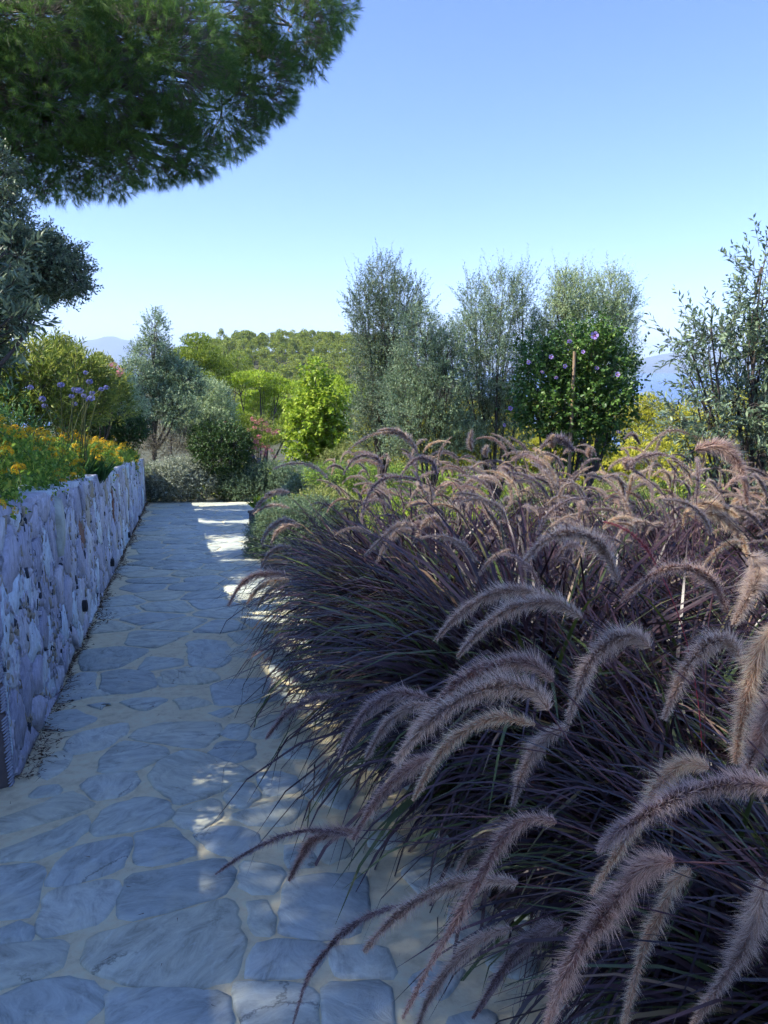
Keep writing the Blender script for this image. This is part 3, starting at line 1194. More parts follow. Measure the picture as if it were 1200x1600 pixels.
# dressed stone pier at the near end of the wall
pier = thing('stone_pier', 'brownish dressed stone pier with chiselled edges at the near end of the wall', 'stone pier', G(6, 1232))
po = G(6, 1232)
px_r = G(21, 1228)
zt = 1.06
# pier blocks: front face looks towards the viewer, right arris at the wall corner
fx = np.array((0.62, -0.785))       # horizontal direction of the pier's face normal
fr_ = np.array((0.785, 0.62))
cx = np.array((px_r[0], px_r[1]))


def pier_block(z0, z1, name, depth=0.30, width=0.34):
    mbb = MB()
    c = [cx, cx - fr_ * width, cx - fr_ * width - fx * depth, cx - fx * depth]
    V = []
    for z, sc in ((z0, 1.0), (z0 + .012, 1.0), (z1 - .012, 1.0), (z1, 1.0)):
        cc = np.mean(c, axis=0)
        k_ = 0.985 if z in (z0, z1) else 1.0
        for q in c:
            q = cc + (q - cc) * k_
            V.append((q[0], q[1], gz(px_r[1]) + z))
    j = np.arange(4)
    k = (j + 1) % 4
    mbb.add(np.array(V) - po, np.concatenate([np.stack([a * 4 + j, a * 4 + k, (a + 1) * 4 + k, (a + 1) * 4 + j], -1)[:, ::-1] for a in range(3)] + [np.array([[12, 13, 14, 15][::1]])]))
    b = link(name, mbb.mesh(name, M['pillar']), pier)
    # tooled margin: a row of little ridges down the arris
    rb = MB()
    n = int((z1 - z0) / 0.016)
    for q in range(n):
        z = z0 + 0.01 + q * (z1 - z0 - 0.02) / n
        w0 = 0.024 + rng.uniform(-.004, .004)
        a_ = cx + fx * 0.004 + fr_ * 0.003
        p0 = np.array((*(a_ - fr_ * w0), gz(px_r[1]) + z - 0.006))
        p1 = np.array((*a_, gz(px_r[1]) + z + 0.012))
        add_tube(rb, np.array([p0, (p0 + p1) / 2 + np.array((*fx, 0)) * 0.003, p1]) - po, [0.0035, 0.006, 0.0045], 5)
        p2 = np.array((*(a_ - fx * 0.03), gz(px_r[1]) + z + 0.02))
        add_tube(rb, np.array([p1, p2]) - po, [0.005, 0.003], 5)
    tag(link('tooled_edge', rb.mesh('tooled_edge', M['pillar_edge']), b), kind='stuff')


pier_block(0.0, 0.36, 'lower_block')
pier_block(0.365, 0.50, 'middle_block', 0.31, 0.35)
pier_block(0.505, 0.82, 'upper_block')

# raised bed behind the wall
mb = MB()
V = []
NSs, NO = 40, 14
BT = 1.22


def bed_h(o):
    o = np.asarray(o, float)
    return BT + 0.22 * smooth(0.3, 2.0, o) + 0.45 * smooth(1.8, 5.0, o)


for k in range(NSs + 1):
    s = -3.0 + (WLEN + 4.5) * k / NSs
    for j in range(NO + 1):
        o = 0.40 + 9.0 * (j / NO) ** 1.5
        hh = float(bed_h(o))
        if s < 0:
            hh *= 1.0
        V.append(wp(s, hh + 0.03 * vnoise(s, o, 0.5), -o))
i = (np.arange(NSs)[:, None] * (NO + 1) + np.arange(NO)).ravel()
mb.add(V, np.stack([i, i + NO + 1, i + NO + 2, i + 1], -1))
tag(link('raised_bed', mb.mesh('raised_bed', M['soil'], True)), 'raised soil bed held by the stone wall', kind='structure')

# dry needles gathered at the foot of the wall
mb = MB()
n = 5200
s = rng.uniform(0, WLEN, n)
o = np.abs(rng.normal(0, 0.055, n)) * (0.7 + 0.5 * np.sin(s * 2.1) + 0.3 * np.sin(s * 5.7))
o = np.abs(o) + 0.02
B = np.array([wp(a, 0.010 + 0.02 * rng.random() * max(0, 1 - b / .1), b) for a, b in zip(s, o)])
D = unit(np.stack([rng.normal(size=n), rng.normal(size=n), rng.normal(size=n) * 0.15 - 0.0], -1))
add_needles(mb, B, D, rng.uniform(0.02, 0.07, n), 0.004)
add_leaves(mb, B[:1800], D[:1800], rng.uniform(0.012, 0.035, 1800), rng.uniform(0.006, 0.014, 1800))
n = 260
yy = rng.uniform(1.6, 14, n)
xx = np.array([rng.uniform(wall_x(y), edge_x(y) + .2) for y in yy])
B = np.stack([xx, yy, gz(yy) + 0.016], -1)
D = unit(np.stack([rng.normal(size=n), rng.normal(size=n), np.zeros(n)], -1))
add_needles(mb, B, D, rng.uniform(0.008, 0.04, n), 0.003)
tag(link('leaf_litter', mb.mesh('leaf_litter', M['litter'])), 'brown dry needles and leaf litter along the foot of the wall', 'leaf litter', kind='stuff')


# ------------------------------------------------------------------ plants: builders
def shoots_in(blobs, n, up=0.5, shell=0.45, rand=0.45):
    """n shoot origins and directions spread over ellipsoid blobs [(centre, (rx,ry,rz)[, weight])]"""
    vol = np.array([np.prod(b[1]) ** (2 / 3) * (b[2] if len(b) > 2 else 1) for b in blobs])
    cnt = rng.multinomial(n, vol / vol.sum())
    Bs, Ds, Cs = [], [], []
    for b, c in zip(blobs, cnt):
        p, d = in_ball(c, shell)
        r = np.asarray(b[1])
        Bs.append(np.asarray(b[0]) + p * r)
        dd = unit(d * np.array((1, 1, 1)) * 0.8 + np.array((0, 0, up)) + rng.normal(size=(c, 3)) * rand)
        Ds.append(dd)
        Cs.append(np.repeat(np.asarray(b[0])[None], c, 0))
    return np.concatenate(Bs), np.concatenate(Ds), np.concatenate(Cs)


def leafy(mb, B, D, slen, per, ll, lw, spread=0.75, droop=0.0, mat=0, wide=False, pair=True, fold=.12, bend=.12, twig=None, twig_mat=1, r=0.002):
    """leaves set along each shoot"""
    n = len(B)
    slen = np.broadcast_to(slen, (n,)) * rng.uniform(0.6, 1.25, n)
    t = np.tile((np.arange(per) + 0.5) / per, n)
    idx = np.repeat(np.arange(n), per)
    bend_v = np.zeros((n, 3))
    bend_v[:, 2] = -droop
    pos = B[idx] + D[idx] * (slen[idx] * t)[:, None] + bend_v[idx] * (slen[idx] * t * t)[:, None]
    dd = D[idx]
    side = perp(dd)
    ld = unit(dd * (1 - spread * 0.55) + side * spread + rng.normal(size=dd.shape) * 0.15)
    L_ = ll * rng.uniform(0.65, 1.2, len(pos)) * (1 - 0.45 * t ** 3)
    W_ = lw * rng.uniform(0.75, 1.2, len(pos))
    if wide:
        up = unit(np.array((0, 0, 1.0)) + rng.normal(size=dd.shape) * 0.55)
        add_wide_leaves(mb, pos, ld, L_, W_, up, mat)
    else:
        up = unit(np.array((0, 0, 1.0)) + rng.normal(size=dd.shape) * 0.8)
        add_leaves(mb, pos, ld, L_, W_, mat, fold, up, bend)
    if twig is not None:
        k = np.arange(n)
        twig.append((B, B + D * slen[:, None] * 0.95 + bend_v * slen[:, None] * .9, r))


def limbs(mb, base, blobs, r0, origin, mat=0, low=0.3, seg=7, wig=0.15):
    """trunk and limbs that reach into each blob"""
    base = np.asarray(base, float)
    top = np.mean([b[0] for b in blobs], axis=0)
    fork = base + (top - base) * low
    fork = fork + np.array((rng.normal(0, wig) * .5, rng.normal(0, wig) * .5, 0))
    tr = curve(base, base * .6 + fork * .4 + np.array((wig * .5, 0, 0)), fork, 7)
    add_tube(mb, tr - origin, np.linspace(r0 * 1.25, r0 * .85, 7), seg, mat)
    for b in blobs:
        c = np.asarray(b[0], float)
        mid = (fork + c) / 2 + rng.normal(0, wig, 3) * np.array((1, 1, .4))
        mid[2] = fork[2] + (c[2] - fork[2]) * 0.45
        cv = curve(fork, mid, c + np.array((0, 0, b[1][2] * .4)), 8)
        add_tube(mb, cv - origin, np.linspace(r0 * .62, r0 * .12, 8), max(4, seg - 2), mat)
        for _ in range(5):
            a = cv[rng.integers(3, 8)]
            e = c + in_ball(1, 0.5)[0][0] * np.asarray(b[1]) * .85
            add_tube(mb, curve(a, (a + e) / 2 + rng.normal(0, .06, 3), e, 5) - origin, np.linspace(r0 * .2, r0 * .04, 5), 4, mat)


def blobs_px(lst, Y, thick=1.0, dY=0.0):
    """[(u, v, ru, rv[, weight])] at distance Y -> ellipsoids"""
    out_ = []
    for q in lst:
        u, v, ru, rv = q[:4]
        yy = Y + rng.uniform(-dY, dY)
        c = P(u, v, yy)
        k = yy / 1200 * 1.02
        ru, rv = ru * 1.06, rv * 1.06
        out_.append((c, (ru * k, min(ru, rv * 1.2) * k * thick, rv * k), q[4] if len(q) > 4 else 1.0))
    return out_


def plant(name, label, cat, base, blobs, nsh, mat, ll, lw, slen=0.2, per=8, up=0.5, rand=0.45, shell=0.45, spread=0.75, droop=0.0, trunk=0.04, leaders=0,
          bark='bark', wide=False, crown='foliage', low=0.3, group=None, twr=0.002, fold=.12, bend=.12, stems=True):
    t = thing(name, label, cat, base, group)
    base = np.asarray(base, float)
    B, D, C = shoots_in(blobs, nsh, up, shell, rand)
    mb = MB()
    tw = []
    leafy(mb, B - base, D, slen, per, ll, lw, spread, droop, 0, wide, fold=fold, bend=bend, twig=tw, r=twr)
    a, b, r = tw[0]
    add_sticks(mb, a, b, r, 1)
    if leaders:
        Bl, Dl, Cl = shoots_in([(q[0], np.asarray(q[1]) * .9) for q in blobs], leaders, 1.3, .75, .35)
        leafy(mb, Bl - base, Dl, slen * 1.9, int(per * 1.4), ll, lw, spread * .85, 0, 0, wide, fold=fold, bend=bend, twig=tw, r=twr)
        add_sticks(mb, tw[1][0], tw[1][1], twr * 1.2, 1)
    # twigs back towards the middle
    k = rng.random(len(B)) < 0.35
    add_sticks(mb, (C[k] * .55 + B[k] * .45) - base, B[k] - base, twr * 1.6, 1)
    o = link(crown, mb.mesh(crown, [M[mat], M[bark]]), t)
    tag(o, kind='stuff')
    if stems:
        lm = MB()
        limbs(lm, base, blobs, trunk, base, 0, low)
        link('trunk' if trunk > 0.03 else 'stems', lm.mesh('trunk', M[bark], True), t)
    return t


# ------------------------------------------------------------------ far hill pines
def conifer_mesh(name, mat, w, h, nclump, nleaf, size, flat=1.0, trunk_h=0.3):
    """a pine with the trunk's foot at the origin: clumpy crown"""
    mb = MB()
    cl, dv = in_ball(nclump, 0.62)
    cc = cl * np.array((w, w, h * .5 * (1 - trunk_h) * flat)) + np.array((0, 0, h * (trunk_h + (1 - trunk_h) * .5)))
    cc[:, :2] *= (1.05 - 0.45 * np.clip((cc[:, 2] / h - trunk_h) / (1 - trunk_h), 0, 1))[:, None]
    idx = rng.integers(0, nclump, nleaf)
    p, d = in_ball(nleaf, 0.55)
    rad = w * rng.uniform(0.22, 0.42, nclump)
    pos = cc[idx] + p * rad[idx][:, None] * np.array((1, 1, .62))
    D = unit(d + np.array((0, 0, .5)) + rng.normal(size=d.shape) * .5)
    add_leaves(mb, pos, D, size * rng.uniform(.7, 1.3, nleaf), size * .55, 0, .2)
    add_tube(mb, curve((0, 0, -1), (w * .1, 0, h * .3), (0, w * .1, h * .8), 6), np.linspace(w * .07, w * .02, 6), 5, 1)
    return mb.mesh(name, [M[mat], M['bark']])


far_meshes = [conifer_mesh('far_pine', 'farpine', rng.uniform(2.2, 3.0), rng.uniform(6.5, 9), 18, 1500, 0.42) for _ in range(5)]
spots = []
tries = 0
while len(spots) < 298 and tries < 30000:
    tries += 1
    y = rng.uniform(185, 340)
    u = rng.uniform(300, 620)
    x = (u - 600) / 1200 * y * 1.02
    if all((x - a) ** 2 + (y - b) ** 2 > (4.6 + (y - 170) * .002) ** 2 for a, b in spots):
        # favour the face of the hill that is in view
        if rng.random() < smooth(170, 260, y) + 0.25:
            spots.append((x, y))
for k, (x, y) in enumerate(spots):
    o = link('hill_pine', far_meshes[k % 5], None, (x, y, float(H(x, y)) - .3), (0, 0, rng.uniform(0, 6.28)), tuple([rng.uniform(.8, 1.2)] * 2 + [rng.uniform(.75, 1.25)]))
    tag(o, 'small round-topped pine on the far wooded hill', 'pine tree', 'pines covering the far hill')


def mid_pine(name, label, blobs, base, mat, n, size, trunk, group=None, low=.35, bark='bark', clump=(0.35, 0.6), sub=9):
    """pine built of foliage pads: each blob is broken into smaller clumps"""
    base = np.asarray(base, float)
    t = thing(name, label, 'pine tree', base, group)
    mb = MB()
    small = []
    for b in blobs:
        p, d = in_ball(sub, .55)
        for q in p:
            k = rng.uniform(*clump)
            small.append((np.asarray(b[0]) + q * np.asarray(b[1]) * .85, np.asarray(b[1]) * k * np.array((1, 1, .7))))
    B, D, C = shoots_in(small, n, .7, .55, .5)
    add_leaves(mb, B - base, D, size * rng.uniform(.6, 1.3, n), size * .34, 0, .15)
    tag(link('crown', mb.mesh('crown', [M[mat], M['bark']]), t), kind='stuff')
    lm = MB()
    limbs(lm, base, blobs, trunk, base, 0, low)
    link('trunk', lm.mesh('trunk', M[bark], True), t)
    return t


def gpt(u, Y):
    x = (u - 600) / 1200 * Y * 1.0
    return np.array((x, Y, float(H(x, Y)) - .05))


def Bp(lst, Y, thick=1.0, dY=0.5):
    return blobs_px(lst, Y, thick, dY)


mid_pine('pine_tree', 'tall bright pine with a rounded crown standing just left of the wooded hill',
         Bp([(308, 548, 34, 26), (290, 575, 28, 26), (330, 580, 26, 26), (312, 612, 36, 26), (340, 610, 18, 20)], 58, 1, 1.5), gpt(318, 58), 'midpine', 16000, .20, .16)
mid_pine('pine_tree', 'broad stone pine with a flat lime green top below the hill, its bare limbs showing',
         Bp([(372, 598, 30, 12), (405, 592, 26, 13), (440, 606, 26, 14), (398, 628, 34, 15), (365, 640, 22, 12), (430, 640, 24, 16)], 62, 1.3, 2), gpt(402, 62), 'stonepine', 15000, .22, .2, low=.3)
mid_pine('pine_tree', 'stone pine half hidden behind the bright green sapling',
         Bp([(478, 612, 26, 14), (520, 606, 24, 16), (548, 622, 22, 18), (500, 640, 30, 20)], 68, 1.3, 2), gpt(510, 68), 'stonepine', 11000, .24, .2)
mid_pine('pine_tree', 'low pine clump with dark shaded base beneath the flat topped stone pine',
         Bp([(370, 668, 30, 20), (420, 678, 28, 22), (455, 668, 22, 22)], 48, 1.2, 2), gpt(410, 48), 'midpine', 10000, .18, .14)
mid_pine('pine_tree', 'small dense pine rising above the stone pine at the foot of the hill',
         Bp([(350, 560, 16, 24), (372, 572, 18, 20), (345, 585, 20, 20)], 120, 1.0, 2), gpt(358, 120), 'midpine', 5000, .34, .2)
mid_pine('pine_tree', 'feathery yellow green tree above the oleanders, against the hazy mountain',
         Bp([(108, 540, 20, 16), (98, 560, 18, 20), (130, 566, 24, 18), (160, 566, 14, 14), (120, 590, 34, 22)], 36, 1, 1), gpt(118, 36), 'yellowtree', 7500, .13, .10, clump=(.3, .5))
mid_pine('pine_tree', 'small yellow green tree between the oleanders and the lone olive',
         Bp([(258, 560, 12, 18), (262, 585, 16, 18), (286, 596, 16, 14)], 40, 1, 1), gpt(262, 40), 'yellowtree', 4200, .12, .07)
yl = 'sunlit yellow green pine on the slope behind the olive trees'
for k, (u, v, ru, rv, Y) in enumerate([(600, 640, 40, 24, 46), (660, 632, 42, 26, 50), (720, 642, 40, 24, 44), (780, 634, 42, 26, 50), (850, 640, 44, 26, 46),
                                       (930, 640, 42, 24, 48), (1000, 642, 40, 28, 42), (1062, 648, 44, 26, 46), (1130, 632, 46, 30, 50), (1195, 628, 44, 32, 46),
                                       (1040, 598, 1, 1, 0), (1005, 700, 46, 34, 34), (1075, 704, 44, 34, 36), (930, 700, 40, 30, 33), (700, 690, 46, 26, 32), (620, 688, 44, 26, 34),
                                       (790, 690, 44, 26, 33), (1150, 700, 46, 36, 34), (1210, 690, 40, 40, 35), (560, 680, 30, 24, 36), (860, 694, 40, 26, 34),
                                       (640, 662, 40, 30, 72), (700, 668, 40, 30, 78), (760, 664, 42, 30, 70), (820, 668, 42, 30, 76), (890, 666, 42, 30, 72), (950, 668, 42, 34, 66),
                                       (1010, 664, 42, 34, 70), (1070, 668, 44, 34, 64), (1130, 670, 44, 34, 68), (985, 735, 44, 30, 27), (1050, 740, 46, 30, 28), (920, 730, 40, 26, 27)]):
    if Y == 0:
        continue
    bl = Bp([(u - ru * .45, v + rv * .3, ru * .6, rv * .6), (u + ru * .45, v + rv * .35, ru * .55, rv * .6), (u, v - rv * .2, ru * .6, rv * .7), (u, v + rv * 1.1, ru * .9, rv * .7)], Y, 1.2, 1)
    t = mid_pine('pine_tree', yl, bl, gpt(u, Y), 'yellowpine', 3900, .18, .1, 'sunlit pines behind the olive trees', sub=6)

# ------------------------------------------------------------------ garden trees and shrubs at the end of the path
ET = lambda u, Y: gpt(u, Y)
plant('olive_tree', 'lone olive tree with a dark forked trunk beyond the end of the stone wall', 'olive tree', ET(237, 23.4),
      Bp([(243, 520, 13, 24), (238, 560, 24, 26), (215, 592, 24, 24), (262, 590, 30, 26), (235, 622, 44, 24), (292, 600, 22, 20), (200, 625, 20, 20), (275, 640, 30, 18)], 23.4, 1, .6),
      3000, 'olive', 0.0825, 0.0320, .34, 12, .55, .4, trunk=.085, low=.42, twr=.003)
plant('olive_tree', 'low silvery olive spreading right of the lone dark trunked olive', 'olive tree', ET(318, 25.5),
      Bp([(322, 622, 30, 22), (345, 645, 20, 18), (295, 655, 30, 20), (325, 660, 28, 16)], 25.5, 1, .5), 1800, 'olive_pale', 0.0825, 0.0330, .3, 11, .4, .5, trunk=.06)
plant('olive_tree', 'pale dusty shrub between the pink oleander and the lone olive', 'shrub', ET(185, 19),
      Bp([(180, 610, 26, 20), (195, 640, 30, 24), (165, 650, 24, 22)], 19, 1, .5), 1400, 'olive_pale', 0.0660, 0.0280, .25, 10, .4, .5, trunk=.03)
plant('shrub', 'dark leafy thicket behind the far end of the flower bed', 'shrub', ET(170, 17),
      Bp([(150, 662, 34, 20), (195, 672, 30, 20), (120, 655, 30, 20)], 17, 1.2, .5), 1800, 'shrub_dark', 0.0700, 0.0325, .22, 9, .4, .5, trunk=.025)
plant('shrub', 'thin brownish shrub of dry twigs under the lone olive', 'shrub', ET(262, 23),
      Bp([(262, 690, 30, 22), (300, 690, 26, 20), (215, 690, 22, 18)], 22.8, 1, .3), 960, 'greyleaf', 0.0550, 0.0240, .3, 7, .7, .4, trunk=.02, bark='bark_pale')
plant('shrub', 'dense round dark green shrub beside the pink oleander', 'shrub', ET(346, 22.8),
      Bp([(345, 702, 44, 36), (330, 690, 30, 26), (362, 690, 26, 24), (346, 722, 44, 26)], 22.8, 1, .2), 2550, 'shrub_dark', 0.0700, 0.0336, .16, 9, .35, .5, shell=.6, trunk=.03)
plant('silver_shrub', 'silvery grey leaved shrub at the end of the path', 'shrub', ET(278, 22.3),
      Bp([(270, 752, 38, 28), (308, 756, 28, 24), (248, 766, 24, 16), (290, 738, 26, 18)], 22.2, 1, .2), 2600, 'silver', 0.0720, 0.0266, .22, 10, .6, .5, trunk=.02)
plant('silver_shrub', 'low grey green shrub left of the silvery one, against the wall end', 'shrub', ET(240, 22.6),
      Bp([(240, 752, 18, 22), (236, 770, 14, 12)], 22.6, 1, .1), 840, 'teal', 0.0600, 0.0228, .2, 9, .6, .5, trunk=.015)
plant('rosemary_shrub', 'blue green mounding shrub at the right end of the path, under the blue flowers', 'shrub', ET(400, 22.9),
      Bp([(375, 752, 38, 24), (420, 748, 36, 22), (458, 752, 30, 22), (400, 764, 50, 16), (350, 766, 24, 14)], 22.4, 1, .3), 3600, 'teal', 0.0540, 0.0209, .2, 11, .6, .5, shell=.55, trunk=.02)
plant('rosemary_shrub', 'blue green shrub behind the grasses right of the path end', 'shrub', ET(500, 20.5),
      Bp([(490, 760, 34, 22), (530, 752, 30, 22)], 20, 1, .3), 1620, 'teal', 0.0540, 0.0192, .2, 10, .6, .5, trunk=.02)
plant('rosemary_shrub', 'soft blue green shrub leaning over the right edge of the path', 'shrub', np.array((-1.15, 10.6, gz(10.6))),
      Bp([(430, 842, 40, 34), (470, 835, 44, 36), (420, 868, 32, 26), (455, 870, 40, 26), (445, 815, 40, 22)], 10.6, 1, .25), 4600, 'teal', 0.0352, 0.0090, .13, 13, .35, .6, shell=.55, trunk=.012, bark='stem_green')
plant('rosemary_shrub', 'blue green shrub behind the path side one, next to the planter', 'shrub', np.array((-1.9, 15.6, gz(15.6))),
      Bp([(450, 800, 34, 18), (490, 805, 40, 24), (430, 812, 26, 14)], 14.2, 1, .25), 2200, 'teal', 0.0385, 0.0105, .15, 12, .4, .6, trunk=.012, bark='stem_green')
plant('sapling', 'fresh bright green young tree with lobed leaves in front of the stone pines', 'young tree', ET(498, 24),
      Bp([(492, 588, 10, 20), (498, 615, 20, 22), (475, 640, 20, 18), (515, 640, 22, 22), (490, 665, 34, 24), (520, 680, 26, 20), (480, 694, 26, 20), (505, 706, 32, 16)], 23.5, 1, .4),
      900, 'bright', 0.14, 0.105, .36, 7, .3, .8, trunk=.05, wide=True, twr=.004)
plant('shrub', 'pale yellow green bush at the foot of the bright sapling', 'shrub', ET(560, 20),
      Bp([(560, 705, 26, 16), (530, 722, 30, 16), (585, 720, 30, 16), (620, 735, 30, 14)], 19, 1, .4), 1000, 'yellowtree', .05, .02, .2, 9, .4, .5, trunk=.02)
plant('shrub', 'low green undergrowth bush behind the leftmost grass plumes', 'shrub', ET(470, 18),
      Bp([(520, 745, 40, 16), (580, 750, 40, 16), (640, 748, 44, 16)], 17, 1, .4), 1200, 'lantana', .05, .02, .2, 9, .4, .5, trunk=.02)


def flower_parts(parent, mesh, pts, base, name='flower_head', s=(.8, 1.2)):
    for p in pts:
        link(name, mesh, parent, np.asarray(p) - base, (rng.uniform(-.5, .5), rng.uniform(-.5, .5), rng.uniform(0, 6.28)), float(rng.uniform(*s)))


def floret_ball(name, mat, r, n, psize, dome=True, stem=0.0):
    mb = MB()
    d = unit(rng.normal(size=(n, 3)))
    if dome:
        d[:, 2] = np.abs(d[:, 2]) * .9 + .05
        d = unit(d)
    for q in range(n):
        c = d[q] * r * rng.uniform(.85, 1.08) * np.array((1, 1, .7))
        S = perp(d[q][None])[0]
        U = np.cross(d[q], S)
        k = 4
        a = np.arange(k) / k * 6.283 + rng.uniform(0, 6)
        V = [c]
        for t_ in a:
            e = np.cos(t_) * S + np.sin(t_) * U
            e2 = np.cos(t_ + .6) * S + np.sin(t_ + .6) * U
            V += [c + e * psize + d[q] * psize * .3, c + e2 * psize * .95 + d[q] * psize * .3]
        mb.add(V, [(0, 1 + 2 * z, 2 + 2 * z) for z in range(k)])
    if stem:
        add_tube(mb, np.array([(0, 0, -stem), (0.004, 0, -stem / 2), (0, 0, r * .3)]), .0016, 4, 1)
    return mb.mesh(name, [M[mat], M['stem_green']])


# pink oleander by the round shrub
base = ET(402, 25.5)
t = plant('oleander', 'sparse oleander in full pink bloom right of the round dark shrub', 'oleander', base,
          Bp([(405, 665, 16, 12), (425, 675, 12, 10), (395, 690, 14, 16), (415, 700, 20, 12), (372, 680, 12, 10)], 25.5, 1, .3), 190, 'oleander', .13, .025, .35, 8, .9, .3, trunk=.02)
pk = floret_ball('flower_cluster', 'pink', .10, 34, .032, False)
pts = []
for (u, v) in [(395, 655), (402, 660), (408, 656), (415, 662), (398, 668), (410, 670), (420, 672), (428, 676), (434, 674), (388, 672), (392, 685), (400, 690), (408, 696), (418, 700), (424, 704),
               (412, 708), (398, 700), (370, 668), (375, 676), (380, 680), (365, 672), (352, 662), (392, 710), (428, 712), (405, 682)]:
    pts.append(P(u, v, 25.3 + rng.uniform(-.3, .3)))
flower_parts(t, pk, pts, base, 'flower_cluster', (.6, 1.1))
bl_small = floret_ball('flower_head', 'blue', .06, 24, .022, False)
base = ET(405, 23.2)
t = plant('blue_flowering_plant', 'small blue flowering plant between the pink oleander and the blue green shrub', 'flowering plant', base,
          Bp([(392, 722, 10, 8), (410, 728, 10, 8)], 23.2, 1, .1), 60, 'weeds', .05, .015, .2, 7, 1.0, .3, trunk=.01)
flower_parts(t, bl_small, [P(u, v, 23.1) for u, v in ((388, 708), (392, 713), (405, 718), (404, 722), (309, 725), (398, 715), (384, 703))], base, 'flower_head', (.8, 1.3))

# ------------------------------------------------------------------ olives on the right
OB = [(597, 440, 22, 30), (572, 478, 26, 30), (625, 480, 32, 40), (600, 520, 44, 40), (590, 575, 34, 44), (625, 600, 30, 44), (592, 625, 30, 30), (600, 680, 44, 30), (575, 650, 26, 30)]
plant('olive_tree', 'leftmost tall olive of the row, dark and dense, with a ragged pointed top', 'olive tree', np.array((0.0, 13.6, gz(13.6))),
      Bp(OB, 13.6, 1, .3), 2500, 'olive_dark', 0.0550, 0.0161, .24, 14, leaders=330, shell=.15, up=.75, rand=.4, trunk=.06, low=.25)
OB = [(655, 520, 26, 30), (690, 540, 22, 26), (660, 570, 40, 36), (640, 620, 40, 34), (690, 610, 40, 36), (665, 660, 60, 30), (700, 560, 24, 40), (660, 700, 60, 22), (710, 680, 40, 26)]
plant('olive_tree', 'lower spreading olive standing between the two tall ones, in front of them', 'olive tree', np.array((0.65, 11.8, gz(11.8))),
      Bp(OB, 11.8, 1, .3), 2300, 'olive', 0.0580, 0.0138, .22, 14, leaders=330, shell=.15, up=.6, rand=.5, trunk=.04, low=.2)
OB = [(742, 480, 18, 30), (785, 470, 28, 34), (815, 455, 16, 26), (800, 510, 34, 34), (750, 530, 34, 36), (775, 580, 46, 36), (745, 625, 44, 34), (790, 640, 38, 30), (780, 690, 46, 26), (740, 690, 36, 24), (722, 540, 12, 30)]
plant('olive_tree', 'wispy middle olive of the row leaning left, with grey green feathery shoots', 'olive tree', np.array((1.9, 12.6, gz(12.6))),
      Bp(OB, 12.6, 1, .3), 2300, 'olive', 0.0550, 0.0138, .25, 14, leaders=330, shell=.15, up=.8, rand=.35, trunk=.045, low=.2)
OB = [(900, 470, 28, 30), (950, 465, 26, 30), (925, 510, 50, 34), (870, 500, 22, 24), (965, 530, 26, 34), (960, 580, 30, 34), (880, 560, 40, 34), (850, 545, 20, 30), (975, 480, 14, 24), (880, 455, 16, 20)]
plant('olive_tree', 'pale silvery olive rising behind the purple flowered hibiscus and its stake', 'olive tree', np.array((3.5, 12.9, gz(12.9))),
      Bp(OB, 12.9, 1, .3), 2400, 'olive_pale', 0.0550, 0.0138, .24, 14, leaders=330, shell=.15, up=.8, rand=.35, trunk=.05, low=.25)
# near olive at the right edge, larger leaves
OB = [(1188, 440, 20, 50), (1160, 500, 22, 30), (1110, 520, 38, 18), (1075, 545, 30, 20), (1150, 550, 40, 26), (1190, 560, 40, 40), (1110, 600, 40, 22), (1160, 640, 50, 34),
      (1090, 650, 40, 26), (1205, 660, 40, 50), (1240, 520, 50, 70), (1250, 620, 60, 80), (1110, 690, 40, 22), (1180, 710, 50, 30)]
plant('olive_tree', 'nearest olive, right of the sea view, with loose branches of large dark leaves', 'olive tree', np.array((3.15, 5.7, gz(5.7))),
      Bp(OB, 5.6, 1, .35), 860, 'olive_dark', .062, .017, .24, 12, .55, .5, shell=.2, trunk=.04, low=.25, twr=.0022, spread=.6)

# hibiscus with its stake
hb = np.array((2.15, 9.1, gz(9.1)))
t = plant('hibiscus', 'upright dark green hibiscus bush with lilac flowers, tied to a wooden stake', 'hibiscus', hb,
          Bp([(905, 560, 50, 36), (850, 590, 34, 34), (940, 590, 44, 40), (900, 640, 70, 40), (860, 640, 50, 34), (960, 640, 30, 30), (905, 690, 46, 34), (835, 560, 18, 20), (925, 540, 26, 20)], 9.1, 1, .25),
          1700, 'hibiscus', .055, .034, .22, 8, .6, .45, trunk=.03, wide=True, shell=.4, leaders=150)


def hib_flower():
    mb = MB()
    for k in range(5):
        a = k / 5 * 6.283
        ca, sa = math.cos(a), math.sin(a)
        tx, ty = -sa, ca
        V = [(0, 0, 0)]
        for (r_, w_, z_) in ((.016, -.008, .014), (.034, -.021, .026), (.046, -.012, .028), (.047, .010, .027), (.034, .022, .022), (.016, .008, .014)):
            V.append((ca * r_ + tx * w_, sa * r_ + ty * w_, z_))
        mb.add(V, [(0, 1, 6), (1, 2, 6), (2, 5, 6), (2, 3, 5), (3, 4, 5)], 0)
        V = [(0, 0, .003), (ca * .015 - tx * .006, sa * .015 - ty * .006, .0165), (ca * .018, sa * .018, .0185), (ca * .015 + tx * .006, sa * .015 + ty * .006, .0165)]
        mb.add(V, [(0, 1, 2), (0, 2, 3)], 1)
    add_tube(mb, np.array([(0, 0, 0), (0, 0, .02), (0, 0, .038)]), [.003, .0035, .0025], 6, 2, True)
    return mb.mesh('flower', [M['lilac'], M['purplecentre'], M['cream']])


